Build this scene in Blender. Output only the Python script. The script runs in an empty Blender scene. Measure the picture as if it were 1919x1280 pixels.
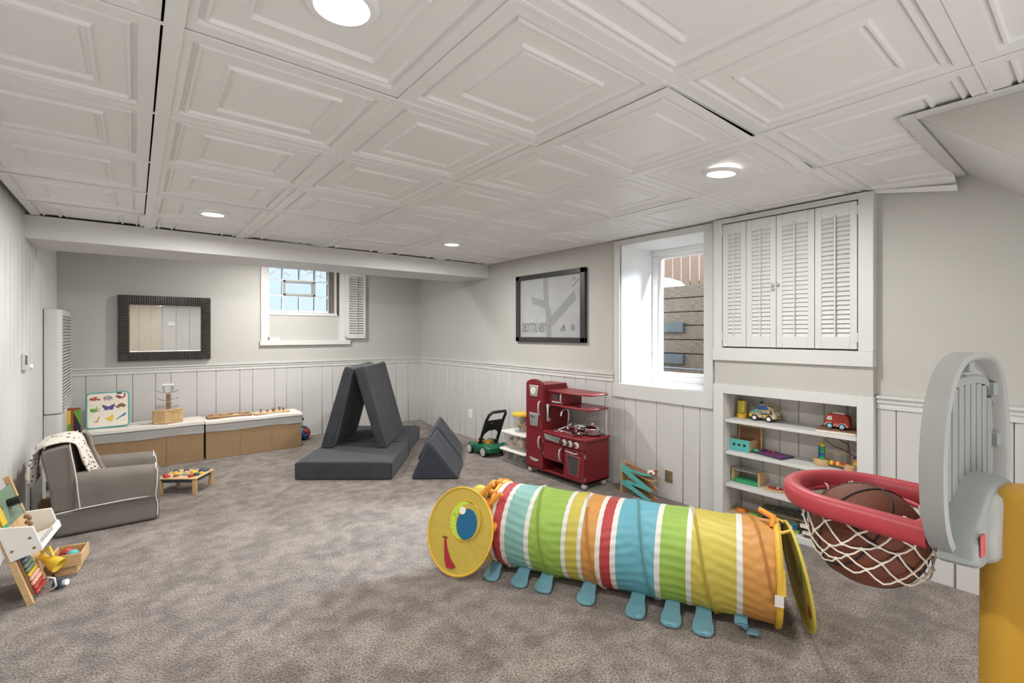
import bpy, bmesh, math, random
from mathutils import Matrix, Vector
random.seed(7)
PI = math.pi
scene = bpy.context.scene
COL = scene.collection

# ---------------------------------------------------------------- camera
cam_d = bpy.data.cameras.new('camera')
cam = bpy.data.objects.new('camera', cam_d)
COL.objects.link(cam)
cam.location = (0, 0, 1.25)
cam.rotation_euler = (PI/2, 0, -0.672)
cam_d.sensor_width = 36.0
cam_d.lens = 890/1919*36
cam_d.shift_y = (624-640)/1919
cam_d.clip_start = 0.02
scene.camera = cam

# ---------------------------------------------------------------- world, sun, lamps, exposure
world = bpy.data.worlds.new('world')
scene.world = world
world.use_nodes = True
nt = world.node_tree
bg = nt.nodes['Background']
bg.inputs['Color'].default_value = (0.62, 0.78, 1.0, 1)
bg.inputs['Strength'].default_value = 1.3
sun_d = bpy.data.lights.new('sun', 'SUN')
sun_d.energy = 22.0
sun_d.angle = math.radians(3)
sun = bpy.data.objects.new('sun', sun_d)
COL.objects.link(sun)
sun.rotation_euler = Vector((-0.30, 0.78, -0.62)).to_track_quat('-Z', 'Y').to_euler()
sky_d = bpy.data.lights.new('sky_glow', 'SUN')          # soft bright sky low over the window well
sky_d.energy = 40.0; sky_d.angle = math.radians(28); sky_d.color = (.84, .92, 1)
sky = bpy.data.objects.new('sky_glow', sky_d); COL.objects.link(sky)
sky.rotation_euler = Vector((-.83, .20, -.50)).to_track_quat('-Z', 'Y').to_euler()
scene.view_settings.view_transform = 'Standard'
scene.view_settings.look = 'None'
scene.view_settings.gamma = 1
scene.view_settings.use_curve_mapping = False
scene.view_settings.exposure = -0.08
LAMP_W = 21.0
def area(name, loc, size, power, color=(1, .985, .955), shape='DISK', direction=(0, 0, -1), size_y=None, spread=PI):
    d = bpy.data.lights.new(name, 'AREA')
    d.energy = power; d.color = color; d.shape = shape; d.size = size; d.spread = spread
    if size_y: d.size_y = size_y
    o = bpy.data.objects.new(name, d); COL.objects.link(o)
    o.location = loc
    o.rotation_euler = Vector(direction).to_track_quat('-Z', 'Y').to_euler()
    return o
LAMPS = [(0.385, 1.13, 1), (0.40, 3.63, 1.35), (2.19, 1.15, .85), (2.17, 3.57, 1.25), (0.385, -.75, .6), (1.6, -.75, .5)]
for lx, ly, k in LAMPS:
    area('ceiling_lamp_light', (lx, ly, 1.985), 0.12, LAMP_W*k)
# added uplight out of view behind the camera, brightening ceiling and room
area('rear_fill_uplight', (0.85, -1.1, .34), 2.2, 28, (1, .99, .975), 'RECTANGLE', (0.05, .80, .60), 1.0)
area('alcove_lamp_light', (1.3, 5.2, 2.085), 0.12, 30, (1, .985, .95))

# ---------------------------------------------------------------- materials
MATS = {}
def mat(name, color, rough=.6, metal=0, noise=0, nscale=20, bump=0, bscale=80, spec=.5, trans=0, emit=None, estr=0, alpha=1, ior=1.45, coat=0, sheen=0, stretch=None):
    m = bpy.data.materials.new(name); m.use_nodes = True
    n = m.node_tree.nodes; l = m.node_tree.links; p = n['Principled BSDF']
    c = (*color, 1)
    p.inputs['Base Color'].default_value = c
    p.inputs['Roughness'].default_value = rough
    p.inputs['Metallic'].default_value = metal
    p.inputs['Specular IOR Level'].default_value = spec
    p.inputs['Transmission Weight'].default_value = trans
    p.inputs['IOR'].default_value = ior
    p.inputs['Alpha'].default_value = alpha
    p.inputs['Coat Weight'].default_value = coat
    p.inputs['Sheen Weight'].default_value = sheen
    if emit:
        p.inputs['Emission Color'].default_value = (*emit, 1); p.inputs['Emission Strength'].default_value = estr
    tc = n.new('ShaderNodeTexCoord'); src = tc.outputs['Object']
    if stretch:
        mp = n.new('ShaderNodeMapping'); mp.inputs['Scale'].default_value = stretch
        l.new(src, mp.inputs['Vector']); src = mp.outputs['Vector']
    t = n.new('ShaderNodeTexNoise'); t.inputs['Scale'].default_value = nscale; t.inputs['Detail'].default_value = 5
    l.new(src, t.inputs['Vector'])
    r = n.new('ShaderNodeValToRGB')
    k = max(noise, .015)
    r.color_ramp.elements[0].position = .3; r.color_ramp.elements[1].position = .7
    r.color_ramp.elements[0].color = (*[max(0, v*(1-k)) for v in color], 1)
    r.color_ramp.elements[1].color = (*[min(1, v*(1+k)) for v in color], 1)
    l.new(t.outputs['Fac'], r.inputs['Fac']); l.new(r.outputs['Color'], p.inputs['Base Color'])
    if bump:
        b = n.new('ShaderNodeTexNoise'); b.inputs['Scale'].default_value = bscale; b.inputs['Detail'].default_value = 3
        l.new(src, b.inputs['Vector'])
        bn = n.new('ShaderNodeBump'); bn.inputs['Strength'].default_value = bump; bn.inputs['Distance'].default_value = .01
        l.new(b.outputs['Fac'], bn.inputs['Height']); l.new(bn.outputs['Normal'], p.inputs['Normal'])
    MATS[name] = m
    return m
def wood(name, c, k=.18, rough=.55, stretch=(2, 30, 30)):
    return mat(name, c, rough, noise=k, nscale=6, bump=.08, bscale=20, stretch=stretch)
wall_paint = mat('wall_paint', (.51, .497, .466), .75, noise=.02, nscale=3, bump=.03, bscale=120)
white_paint = mat('white_paint', (.655, .648, .632), .5, noise=.02, nscale=4, bump=.02, bscale=60)
panel_paint = mat('panel_paint', (.60, .588, .575), .5, noise=.025, nscale=3, bump=.03, bscale=40)
left_paint = mat('left_panel_paint', (.67, .665, .65), .5, noise=.02, nscale=3, bump=.02, bscale=40)
niche_paint = mat('niche_paint', (.58, .56, .53), .6, noise=.03, nscale=5, bump=.03)
tile_mat = mat('ceiling_tile_vinyl', (.84, .835, .82), .42, noise=.015, nscale=5, bump=.02, bscale=9, spec=.4)
dark_void = mat('dark_void', (.012, .011, .011), .9)
window_white = mat('window_vinyl_white', (.86, .86, .86), .35)
glass = bpy.data.materials.new('window_glass'); glass.use_nodes = True
_n = glass.node_tree.nodes; _l = glass.node_tree.links; _n.remove(_n['Principled BSDF'])
_t = _n.new('ShaderNodeBsdfTransparent'); _g = _n.new('ShaderNodeBsdfGlossy'); _g.inputs['Roughness'].default_value = .02
_w = _n.new('ShaderNodeLayerWeight'); _w.inputs['Blend'].default_value = .25; _m = _n.new('ShaderNodeMixShader')
_t.inputs['Color'].default_value = (.97, .98, .98, 1)
_r = _n.new('ShaderNodeMath'); _r.operation = 'MULTIPLY'; _r.inputs[1].default_value = .4
_l.new(_w.outputs['Fresnel'], _r.inputs[0]); _l.new(_r.outputs[0], _m.inputs[0]); _l.new(_t.outputs[0], _m.inputs[1]); _l.new(_g.outputs[0], _m.inputs[2]); _l.new(_m.outputs[0], _n['Material Output'].inputs['Surface'])
MATS['window_glass'] = glass
mirror_glass = mat('mirror_glass', (.88, .89, .87), .015, metal=1)
lens_mat = mat('lamp_lens', (1, 1, 1), .5, emit=(1, .94, .86), estr=6)
steel = mat('brushed_steel', (.62, .62, .62), .28, metal=1, noise=.1, nscale=30)
chrome = mat('chrome', (.75, .75, .75), .12, metal=1)
silver_plastic = mat('silver_plastic', (.52, .51, .50), .35, metal=.3)
black_plastic = mat('black_plastic', (.012, .012, .013), .4)
espresso = mat('espresso_wood', (.034, .025, .020), .28, noise=.3, nscale=15)
frame_black = mat('frame_black', (.035, .036, .036), .4, noise=.15, nscale=25)
red_paint = mat('kitchen_red', (.185, .016, .023), .38, noise=.05, nscale=8)
red_top = mat('kitchen_red_top', (.25, .024, .032), .35)
red_plastic = mat('rim_red', (.42, .045, .058), .45, noise=.05, nscale=6, bump=.05, bscale=300)
grey_plastic = mat('board_grey', (.285, .285, .275), .5, noise=.04, nscale=4, bump=.04, bscale=250)
grey_back = mat('board_grey_back', (.235, .25, .25), .5, noise=.04, nscale=4, bump=.04, bscale=250)
yellow_plastic = mat('pole_yellow', (.50, .27, .028), .42, noise=.03, nscale=3, bump=.04, bscale=250)
foam = mat('charcoal_suede', (.040, .043, .051), .9, noise=.2, nscale=7, bump=.15, bscale=300, sheen=.12)
foam_light = mat('charcoal_suede_side', (.044, .050, .070), .9, noise=.2, nscale=6, bump=.15, bscale=300, sheen=.12)
chair_grey = mat('chair_canvas', (.19, .168, .150), .85, noise=.07, nscale=9, bump=.1, bscale=500)
piping_white = mat('piping_white', (.78, .74, .68), .7)
cardboard = mat('cardboard', (.335, .215, .118), .8, noise=.06, nscale=3, bump=.06, bscale=30, stretch=(30, 30, 2))
paper_white = mat('paper_white', (.74, .70, .65), .7, noise=.03, nscale=6, bump=.05, bscale=20)
paper_band = mat('paper_band', (.40, .395, .38), .7, noise=.03, nscale=6)
birch = wood('birch_wood', (.58, .38, .19))
walnut = wood('walnut_wood', (.25, .13, .065), .25)
maple = wood('maple_wood', (.62, .42, .22))
teal_paint = mat('teal_paint', (.10, .42, .40), .5)
green_paint = mat('green_paint', (.035, .30, .13), .45)
purple_paint = mat('purple_paint', (.16, .035, .17), .5)
yellow_paint = mat('yellow_paint', (.72, .48, .04), .45)
orange_paint = mat('orange_paint', (.72, .22, .03), .45)
red_toy = mat('red_toy', (.42, .045, .035), .45)
blue_toy = mat('blue_toy', (.03, .12, .34), .45)
navy_toy = mat('navy_toy', (.045, .075, .11), .5)
white_toy = mat('white_toy', (.78, .76, .72), .5)
sage_toy = mat('sage_toy', (.17, .25, .17), .55)
pink_toy = mat('pink_toy', (.72, .36, .27), .5)
cream = mat('cream', (.80, .73, .62), .6)
mower_green = mat('mower_green', (.012, .13, .06), .4)
def fabric(n, c): 
    return mat(n, c, .5, noise=.08, nscale=4, bump=.5, bscale=16, spec=.5, stretch=None)
f_red = fabric('cloth_red', (.42, .045, .050)); f_teal = fabric('cloth_aqua', (.22, .43, .39)); f_green = fabric('cloth_green', (.27, .42, .07))
f_yellow = fabric('cloth_yellow', (.52, .43, .075)); f_orange = fabric('cloth_orange', (.55, .26, .065)); f_blue = fabric('cloth_blue', (.12, .36, .44))
f_white = fabric('cloth_white', (.66, .64, .59)); f_gold = fabric('cloth_gold', (.68, .42, .045)); f_orange2 = fabric('cloth_bright_orange', (.70, .27, .03))
f_lemon = fabric('cloth_lemon', (.56, .47, .07)); f_mesh = fabric('cloth_olive', (.33, .30, .03)); f_foot = fabric('cloth_foot_teal', (.13, .29, .35)); f_disc = fabric('cloth_disc', (.52, .38, .06))
ball_mat = mat('ball_leather', (.155, .043, .020), .62, noise=.12, nscale=4, bump=.35, bscale=260)
net_mat = mat('net_cord', (.78, .72, .62), .8)

# ---------------------------------------------------------------- mesh helpers
WM = {}
class MB:
    """collects shapes for one mesh"""
    def __init__(s): s.v = []; s.f = []; s.m = []
    def add(s, v, f, mi=0):
        o = len(s.v); s.v += [Vector(p) for p in v]; s.f += [tuple(i+o for i in q) for q in f]; s.m += [mi]*len(f); return s
    def box(s, x0, x1, y0, y1, z0, z1, mi=0, M=None):
        v = [Vector((x, y, z)) for z in (z0, z1) for y in (y0, y1) for x in (x0, x1)]
        if M is not None: v = [M @ p for p in v]
        return s.add(v, [(0, 2, 3, 1), (4, 5, 7, 6), (0, 1, 5, 4), (2, 6, 7, 3), (0, 4, 6, 2), (1, 3, 7, 5)], mi)
    def ring_loft(s, rings, mi=0, cap=True, closed=True):
        n = len(rings[0]); v = [p for r in rings for p in r]; f = []
        for i in range(len(rings)-1):
            for j in range(n if closed else n-1):
                k = (j+1) % n
                f.append((i*n+j, i*n+k, (i+1)*n+k, (i+1)*n+j))
        if cap:
            f.append(tuple(range(n-1, -1, -1))); f.append(tuple((len(rings)-1)*n+j for j in range(n)))
        return s.add(v, f, mi)
    def lathe(s, prof, c=(0, 0, 0), axis=(0, 0, 1), seg=24, mi=0, cap=True):
        q = Vector(axis).to_track_quat('Z', 'Y'); c = Vector(c)
        return s.ring_loft([[c + q @ Vector((r*math.cos(a), r*math.sin(a), z)) for a in [2*PI*k/seg for k in range(seg)]] for r, z in prof], mi, cap)
    def cyl(s, a, b, r, seg=16, mi=0, r2=None):
        a = Vector(a); b = Vector(b); d = b-a
        return s.lathe([(r, 0), (r if r2 is None else r2, d.length)], a, d, seg, mi)
    def tube(s, pts, r, seg=8, mi=0, closed=False):
        pts = [Vector(p) for p in pts]; n = len(pts); rings = []; up = None
        for i, p in enumerate(pts):
            if closed: d = pts[(i+1) % n]-pts[i-1]
            else: d = pts[min(i+1, n-1)]-pts[max(i-1, 0)]
            d.normalize()
            if up is None: up = d.orthogonal().normalized()
            up = (up-d*up.dot(d)).normalized(); w = d.cross(up)
            rr = r[i] if isinstance(r, (list, tuple)) else r
            rings.append([p+rr*(math.cos(2*PI*k/seg)*up+math.sin(2*PI*k/seg)*w) for k in range(seg)])
        if closed:
            rings.append(rings[0])
        return s.ring_loft(rings, mi, not closed)
    def prism(s, poly, a, b, axis='y', mi=0, M=None):
        """poly of (u,w); extruded from a to b along axis"""
        def P(u, w, t):
            return Vector({'x': (t, u, w), 'y': (u, t, w), 'z': (u, w, t)}[axis])
        r0 = [P(u, w, a) for u, w in poly]; r1 = [P(u, w, b) for u, w in poly]
        if M is not None: r0 = [M @ p for p in r0]; r1 = [M @ p for p in r1]
        return s.ring_loft([r0, r1], mi)
    def sphere(s, c, r, seg=16, rings=10, mi=0, sc=(1, 1, 1), M=None):
        v = []; f = []
        for i in range(rings+1):
            t = PI*i/rings
            for j in range(seg):
                a = 2*PI*j/seg
                p = Vector((r*math.sin(t)*math.cos(a)*sc[0], r*math.sin(t)*math.sin(a)*sc[1], r*math.cos(t)*sc[2]))
                if M is not None: p = M @ p
                v.append(p+Vector(c))
        for i in range(rings):
            for j in range(seg):
                k = (j+1) % seg
                f.append((i*seg+j, (i+1)*seg+j, (i+1)*seg+k, i*seg+k))
        return s.add(v, f, mi)
    def build(s, name, mats, parent=None, bevel=0, smooth=35, bseg=2, label=None, local=False):
        if not isinstance(mats, (list, tuple)): mats = [mats]
        me = bpy.data.meshes.new(name)
        v = s.v
        if parent is not None and not local:
            inv = WM[parent.name].inverted(); v = [inv @ p for p in v]
        me.from_pydata([tuple(p) for p in v], [], s.f)
        for m_ in mats: me.materials.append(m_)
        if len(mats) > 1: me.polygons.foreach_set('material_index', s.m)
        bm = bmesh.new(); bm.from_mesh(me)
        bmesh.ops.recalc_face_normals(bm, faces=bm.faces)
        bm.to_mesh(me); bm.free()
        if smooth:
            me.shade_smooth(); me.set_sharp_from_angle(angle=math.radians(smooth))
        o = bpy.data.objects.new(name, me); COL.objects.link(o)
        if parent is not None: o.parent = parent; WM[o.name] = WM[parent.name]
        else: WM[o.name] = Matrix()
        if bevel:
            b = o.modifiers.new('bevel', 'BEVEL'); b.width = bevel; b.segments = bseg; b.limit_method = 'ANGLE'; b.angle_limit = math.radians(40)
            if smooth: b.harden_normals = False
        if label: o['label'] = label
        return o
def thing(name, label, cat, loc=(0, 0, 0), rz=0, group=None):
    o = bpy.data.objects.new(name, None); COL.objects.link(o)
    o.empty_display_size = .05
    o.location = loc; o.rotation_euler = (0, 0, rz)
    WM[o.name] = Matrix.Translation(loc) @ Matrix.Rotation(rz, 4, 'Z')
    o['label'] = label; o['category'] = cat
    if group: o['group'] = group
    return o
def tag(o, label, cat, group=None, kind=None):
    o['label'] = label; o['category'] = cat
    if group: o['group'] = group
    if kind: o['kind'] = kind
    return o
def struct(o, label=None, cat=None):
    o['kind'] = 'structure'
    if label: o['label'] = label
    if cat: o['category'] = cat
    return o
def rot_z(a, c=(0, 0, 0)):
    return Matrix.Translation(c) @ Matrix.Rotation(a, 4, 'Z')
def circle(cx, cy, r, n=20, a0=0, a1=2*PI):
    return [(cx+r*math.cos(a0+(a1-a0)*k/n), cy+r*math.sin(a0+(a1-a0)*k/n)) for k in range(n)]
def rrect(x0, x1, y0, y1, r, n=5):
    p = []
    for cx, cy, a in ((x1-r, y1-r, 0), (x0+r, y1-r, PI/2), (x0+r, y0+r, PI), (x1-r, y0+r, 3*PI/2)):
        p += [(cx+r*math.cos(a+PI/2*k/n), cy+r*math.sin(a+PI/2*k/n)) for k in range(n+1)]
    return p

# ================================================================ ROOM SHELL
XL, XR, YB, YF, ZC = -0.56, 3.16, 6.07, -1.8, 2.025
FX = 3.095                                   # face of the boxed-out cabinet bay
# floor: carpet with a low rumple near the far corner
carpet = bpy.data.materials.new('carpet'); carpet.use_nodes = True
n = carpet.node_tree.nodes; l = carpet.node_tree.links; p = n['Principled BSDF']
p.inputs['Roughness'].default_value = .95; p.inputs['Specular IOR Level'].default_value = .15; p.inputs['Sheen Weight'].default_value = .3
tc = n.new('ShaderNodeTexCoord')
n1 = n.new('ShaderNodeTexNoise'); n1.inputs['Scale'].default_value = 4.2; n1.inputs['Detail'].default_value = 4; n1.inputs['Distortion'].default_value = .6
n2 = n.new('ShaderNodeTexNoise'); n2.inputs['Scale'].default_value = 125; n2.inputs['Detail'].default_value = 2
n3 = n.new('ShaderNodeTexNoise'); n3.inputs['Scale'].default_value = 12; n3.inputs['Detail'].default_value = 3
for q in (n1, n2, n3): l.new(tc.outputs['Object'], q.inputs['Vector'])
r1 = n.new('ShaderNodeValToRGB'); r1.color_ramp.elements[0].position = .40; r1.color_ramp.elements[1].position = .60
r1.color_ramp.elements[0].color = (.185, .150, .126, 1); r1.color_ramp.elements[1].color = (.365, .308, .266, 1)
mx0 = n.new('ShaderNodeMix'); mx0.data_type = 'FLOAT'; mx0.inputs[0].default_value = .5
l.new(n1.outputs['Fac'], mx0.inputs[2]); l.new(n3.outputs['Fac'], mx0.inputs[3]); l.new(mx0.outputs[0], r1.inputs['Fac'])
r2 = n.new('ShaderNodeValToRGB'); r2.color_ramp.elements[0].position = .38; r2.color_ramp.elements[1].position = .60
r2.color_ramp.elements[0].color = (.34, .32, .30, 1); r2.color_ramp.elements[1].color = (1.15, 1.15, 1.15, 1)
l.new(n2.outputs['Fac'], r2.inputs['Fac'])
mx = n.new('ShaderNodeMix'); mx.data_type = 'RGBA'; mx.blend_type = 'MULTIPLY'; mx.inputs[0].default_value = .9
l.new(r1.outputs['Color'], mx.inputs[6]); l.new(r2.outputs['Color'], mx.inputs[7]); l.new(mx.outputs[2], p.inputs['Base Color'])
bn = n.new('ShaderNodeBump'); bn.inputs['Strength'].default_value = 1.0; bn.inputs['Distance'].default_value = .014
l.new(n2.outputs['Fac'], bn.inputs['Height'])
bn2 = n.new('ShaderNodeBump'); bn2.inputs['Strength'].default_value = .35; bn2.inputs['Distance'].default_value = .03
l.new(n3.outputs['Fac'], bn2.inputs['Height']); l.new(bn.outputs['Normal'], bn2.inputs['Normal']); l.new(bn2.outputs['Normal'], p.inputs['Normal'])
def carpet_z(x, y):
    a = .040*math.exp(-((y-5.98)/.17)**2)*math.exp(-((x-2.95)/.42)**2)
    b = .012*math.exp(-((y-5.85)/.2)**2)*math.exp(-((x-1.8)/.5)**2)
    return a+b
fb = MB(); nx, ny = 62, 132; vv = []
for j in range(ny+1):
    for i in range(nx+1):
        x = XL-.02+(XR+.34-XL)*i/nx; y = YF-.02+(YB+.04-YF)*j/ny
        vv.append((x, y, carpet_z(x, y)))
fb.add(vv, [(j*(nx+1)+i, j*(nx+1)+i+1, (j+1)*(nx+1)+i+1, (j+1)*(nx+1)+i) for j in range(ny) for i in range(nx)])
fl = struct(fb.build('floor', carpet), 'brown grey plush carpet with mottled pile', 'carpet')

# ceiling: dark void slab above, hung vinyl tiles and rails below
ceil = MB(); ceil.box(XL-.1, XR+.1, YF-.1, YB+.1, 2.16, 2.2)
ceil = struct(ceil.build('ceiling', dark_void, smooth=0), 'white drop ceiling of moulded square panels', 'ceiling')
GX = [0.078+0.6096*i for i in range(-1, 6)]; GX[-1] = 3.150
GY = [1.47+0.617*j for j in range(-5, 5)]+[4.555]
PROF = [(0, 0), (.043, 0), (.047, .013), (.056, .013), (.060, .002), (.066, .002), (.071, .012), (.135, .012), (.139, .002), (.146, .002), (.151, .014), (.160, .014), (.165, .008), (.30, .008)]
def tile_mesh(w, d, clip=None, sag=None, prof=PROF):
    bm = bmesh.new(); rings = []
    for e, z in prof[:-1]:
        rings.append([bm.verts.new((x, y, z)) for x, y in ((e, e), (w-e, e), (w-e, d-e), (e, d-e))])
    for a, b in zip(rings, rings[1:]):
        for k in range(4):
            bm.faces.new((a[k], b[k], b[(k+1) % 4], a[(k+1) % 4]))
    bm.faces.new(tuple(reversed(rings[-1])))
    if clip:
        co, no = clip
        g = bm.verts[:]+bm.edges[:]+bm.faces[:]
        bmesh.ops.bisect_plane(bm, geom=g, plane_co=co, plane_no=no, clear_outer=True)
    if sag:
        bmesh.ops.subdivide_edges(bm, edges=bm.edges[:], cuts=6, use_grid_fill=True)
        for v in bm.verts: v.co.z += sag(v.co.x, v.co.y)
    me = bpy.data.meshes.new('ceiling_tile'); bm.to_mesh(me); bm.free(); me.materials.append(tile_mat)
    return me
base_tile = tile_mesh(.6076, .615)
WM['ceiling'] = Matrix(); narrow_tile = tile_mesh(.582, .615)
for j in range(len(GY)-1):
    for i in range(len(GX)-1):
        x0, x1, y0, y1 = GX[i]+.001, GX[i+1]-.001, GY[j]+.001, GY[j+1]-.001
        me = base_tile; dx = 0
        if i == 0: me = narrow_tile
        if i == len(GX)-2: me = tile_mesh(x1-x0, y1-y0)
        if j == len(GY)-2: me = tile_mesh(x1-x0, y1-y0, ((0, 4.395-y0, 0), (0, 1, 0)))
        if j < 3 and i >= 5: continue
        if j == 3 and i == 5:
            me = tile_mesh(x1-x0, y1-y0, ((0, .462-y0, 0), (0, -1, 0)), lambda x, y: -.046*max(0, (x-.30)/.33)**1.3*max(0, min(1, (.60-y)/.38)))
        if j == 4 and i == 4:
            me = tile_mesh(x1-x0, y1-y0, None, lambda x, y: -.018*math.exp(-((x-.50)/.09)**2)*math.exp(-((y-.06)/.10)**2)-.006*math.sin(PI*x/.6)*math.sin(PI*y/.6))
        if j == 7 and i in (1, 2): me = tile_mesh(x1-x0, y1-y0, None, lambda x, y: -.007*math.sin(PI*x/.6)*math.sin(PI*y/.6))
        o = bpy.data.objects.new('ceiling_tile', me); COL.objects.link(o); o.parent = ceil
        tl = 0; dz = 0
        if j == 4 and i == 3: tl = .018; dz = -.010
        o.location = (x0+dx, y0, ZC+dz+random.uniform(-.0015, .0015)); WM[o.name] = Matrix()
        o.rotation_euler = (random.uniform(-.002, .002), random.uniform(-.003, .003)+tl, 0)
for i, x in enumerate(GX[1:-1], 1):
    w = .021 if i == 1 else .007
    yend = .44 if i == 5 else YF
    MB().box(x-w, x+w, yend, 4.40, 2.017 if i == 1 else 2.020, 2.0245).build('ceiling_rail', tile_mat, ceil, smooth=0)
for j, y in enumerate(GY[:-1]):
    for i in range(len(GX)-1):
        if y < .5 and i >= 5: continue
        MB().box(GX[i]+.022 if i == 1 else GX[i]+.006, GX[i+1]-.006 if i != 0 else GX[i+1]-.021, y-.006, y+.006, 2.0205, 2.0242).build('ceiling_rail', tile_mat, ceil, smooth=0)
b = MB(); rr = []
for k in range(9):
    t = k/8; y_ = .80-.34*t; d_ = .050*t
    rr.append([(3.128, y_, 2.022-d_), (3.134, y_, 2.024-d_), (3.150, y_, 2.012-d_-.012*t), (3.144, y_, 2.008-d_-.014*t)])
b.ring_loft(rr); b.build('tile_flange', tile_mat, ceil, smooth=0)
# bulkhead of the stairs: face at X 2.19, slope underneath falling towards the viewer
sl = lambda y: 2.025-(.426-y)*.84
st = MB(); st.prism([(.426, 2.020), (.30, 2.024), (YF, 2.024), (YF, sl(YF))], 2.20, XR+.05, 'x')
struct(st.build('wall_stair_underside', white_paint, smooth=0), 'white sloping underside of the staircase', 'stair underside')
st = MB(); st.prism([(.426, 2.016), (.426, 2.024), (YF, 2.024), (YF, sl(YF)-.004)], 2.188, 2.20, 'x')
struct(st.build('wall_stair', wall_paint, smooth=0), 'beige side face of the stair boxing', 'stair boxing')
b = MB(); b.box(2.150, XR-.02, .428, .470, 2.010, 2.024)
struct(b.build('trim_1', white_paint, bevel=.002), 'white strip edging the cut ceiling tiles', 'trim')
b = MB(); b.box(2.150, 2.187, YF, .428, 2.012, 2.024)
struct(b.build('trim_2', white_paint, bevel=.002), 'white strip along the stair boxing top', 'trim')

# walls
def wall(name, boxes, m=wall_paint, label=None):
    b = MB()
    for q in boxes: b.box(*q)
    return struct(b.build(name, m, smooth=0), label, 'wall')
WX0, WX1, WZ0, WZ1 = 1.205, 2.055, 1.165, 2.08         # back window opening
wall('wall_back', [(XL-.1, WX0, YB, YB+.12, 0-.05, 2.2), (WX1, XR+.1, YB, YB+.12, -.05, 2.2), (WX0, WX1, YB, YB+.12, -.05, WZ0), (WX0, WX1, YB, YB+.12, WZ1, 2.2)], wall_paint, 'beige painted upper wall at the far end')
RY0, RY1, RZ0, RZ1 = 1.774, 2.516, .834, 1.972         # deep window opening right wall
NY0, NY1 = .86, 1.615                                  # shelf niche
wr = wall('wall_right', [(XR, XR+.45, RY1+.011, YB+.12, -.05, 2.2), (XR, XR+.45, NY1+.02, RY1+.011, -.05, RZ0-.015), (XR, XR+.45, RY0-.011, RY1+.011, RZ1+.011, 2.2), (XR, XR+.45, NY1+.02, RY0-.011, RZ0-.015, 2.2),
                    (XR, XR+.45, NY0-.02, NY1+.02, .88, 2.2), (XR+.20, XR+.45, NY0-.02, NY1+.02, -.05, .88), (XR, XR+.45, YF, NY0-.02, -.05, 2.2)], wall_paint, 'beige painted right wall with window and cabinet')
wall('wall_left', [(XL-.12, XL-.012, YF-.1, YB+.1, -.05, 2.2)], left_paint, 'white vertical plank wall')
wf = wall('wall_front', [(XL-.1, .50, YF-.1, YF, -.05, 2.2), (.50, XR+.1, YF-.16, YF-.06, -.05, 2.2)], white_paint, 'white panelled wall behind the viewpoint')
warm_panel = mat('warm_panel_paint', (.60, .53, .45), .6)
for k in range(5):
    MB().box(XL+.01+.212*k, XL+.212*(k+1), YF, YF+.012, .02, 2.1).build('wall_panel', warm_panel, wf, bevel=.004)
for k in range(10):
    MB().box(.53+.265*k, .53+.265*(k+1)-.012, YF-.06, YF-.045, .02, 1.86).build('wall_panel', panel_paint, wf, bevel=.004)
MB().box(.50, XR, YF-.06, YF+.06, 1.88, 2.1).build('header_beam', white_paint, wf, bevel=.004)
# dropped beam
b = MB(); b.box(XL-.012, XR, 4.40, 4.96, 1.872, 2.024)
struct(b.build('trim_beam', white_paint, smooth=0), 'white boxed ceiling beam crossing the room', 'beam')
b = MB(); b.box(XL-.012, XR, 4.96, YB, 2.10, 2.2)
struct(b.build('ceiling_alcove', white_paint, smooth=0), 'plain white ceiling beyond the beam', 'ceiling')
# left wall planks
y = 2.6
lw = bpy.data.objects['wall_left']
while y < YB:
    w = random.choice((.075, .10, .13, .16)); w = min(w, YB-y)
    MB().box(XL-.012, XL, y+.004, y+w-.004, .0, 2.155).build('wall_plank', left_paint, lw, bevel=.005)
    y += w
MB().box(XL-.012, XL-.002, YF, 2.6, 0, 2.155).build('wall_plank', left_paint, lw)
# wainscot boards
def wainscot(parent, cuts, z0, z1, plane, top_fn=None, name='wainscot_board', m=panel_paint):
    for a, c in zip(cuts, cuts[1:]):
        lo, hi = min(a, c)+.002, max(a, c)-.002
        if hi-lo < .01: continue
        b = MB()
        if plane == 'back': b.box(lo, hi, YB-.013, YB, z0, z1)
        else: b.box(XR-.013, XR, lo, hi, z0, z1)
        b.build(name, m, parent, bevel=.004, bseg=1)
wb = bpy.data.objects['wall_back']
wainscot(wb, [-.56, -.363, -.137, -.014, .169, .297, .523, .697, .925, 1.055, 1.283, 1.411, 1.588, 1.821, 1.949, 2.14, 2.27, 2.45, 2.634, 2.80, 2.98, 3.155], -.01, .842, 'back')
wainscot(wr, [6.06, 5.86, 5.70, 5.50, 5.29, 5.17, 4.99, 4.87, 4.644, 4.505, 4.322, 4.195, 4.008, 3.80, 3.663, 3.483, 3.351, 3.167, 3.034, 2.908, 2.671, 2.60], -.01, .842, 'right')
wainscot(wr, [2.60, 2.483, 2.366, 2.172, 1.945, 1.814, 1.68], -.01, .722, 'right')
wainscot(wr, [.785, .70, .47, .27, .07, -.1, -.3, -.5], -.01, .842, 'right')
MB().box(XR-.016, XR, 2.60, 2.575, .722, .842).build('wainscot_board', panel_paint, wr)
def rail(name, plane, a, c, label):
    pr = [(0, .842), (.020, .842), (.020, .858), (.014, .862), (.014, .872), (.024, .876), (.024, .886), (.016, .890), (.016, .897), (.032, .900), (.032, .912), (0, .912)]
    b = MB()
    if plane == 'back': b.ring_loft([[(x, YB-d, z) for d, z in pr] for x in (a, c)])
    else: b.ring_loft([[(XR-d, y, z) for d, z in pr] for y in (a, c)])
    return struct(b.build(name, white_paint, smooth=0), label, 'chair rail')
rail('trim_3', 'back', XL, XR, 'white chair rail along the far wall')
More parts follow.
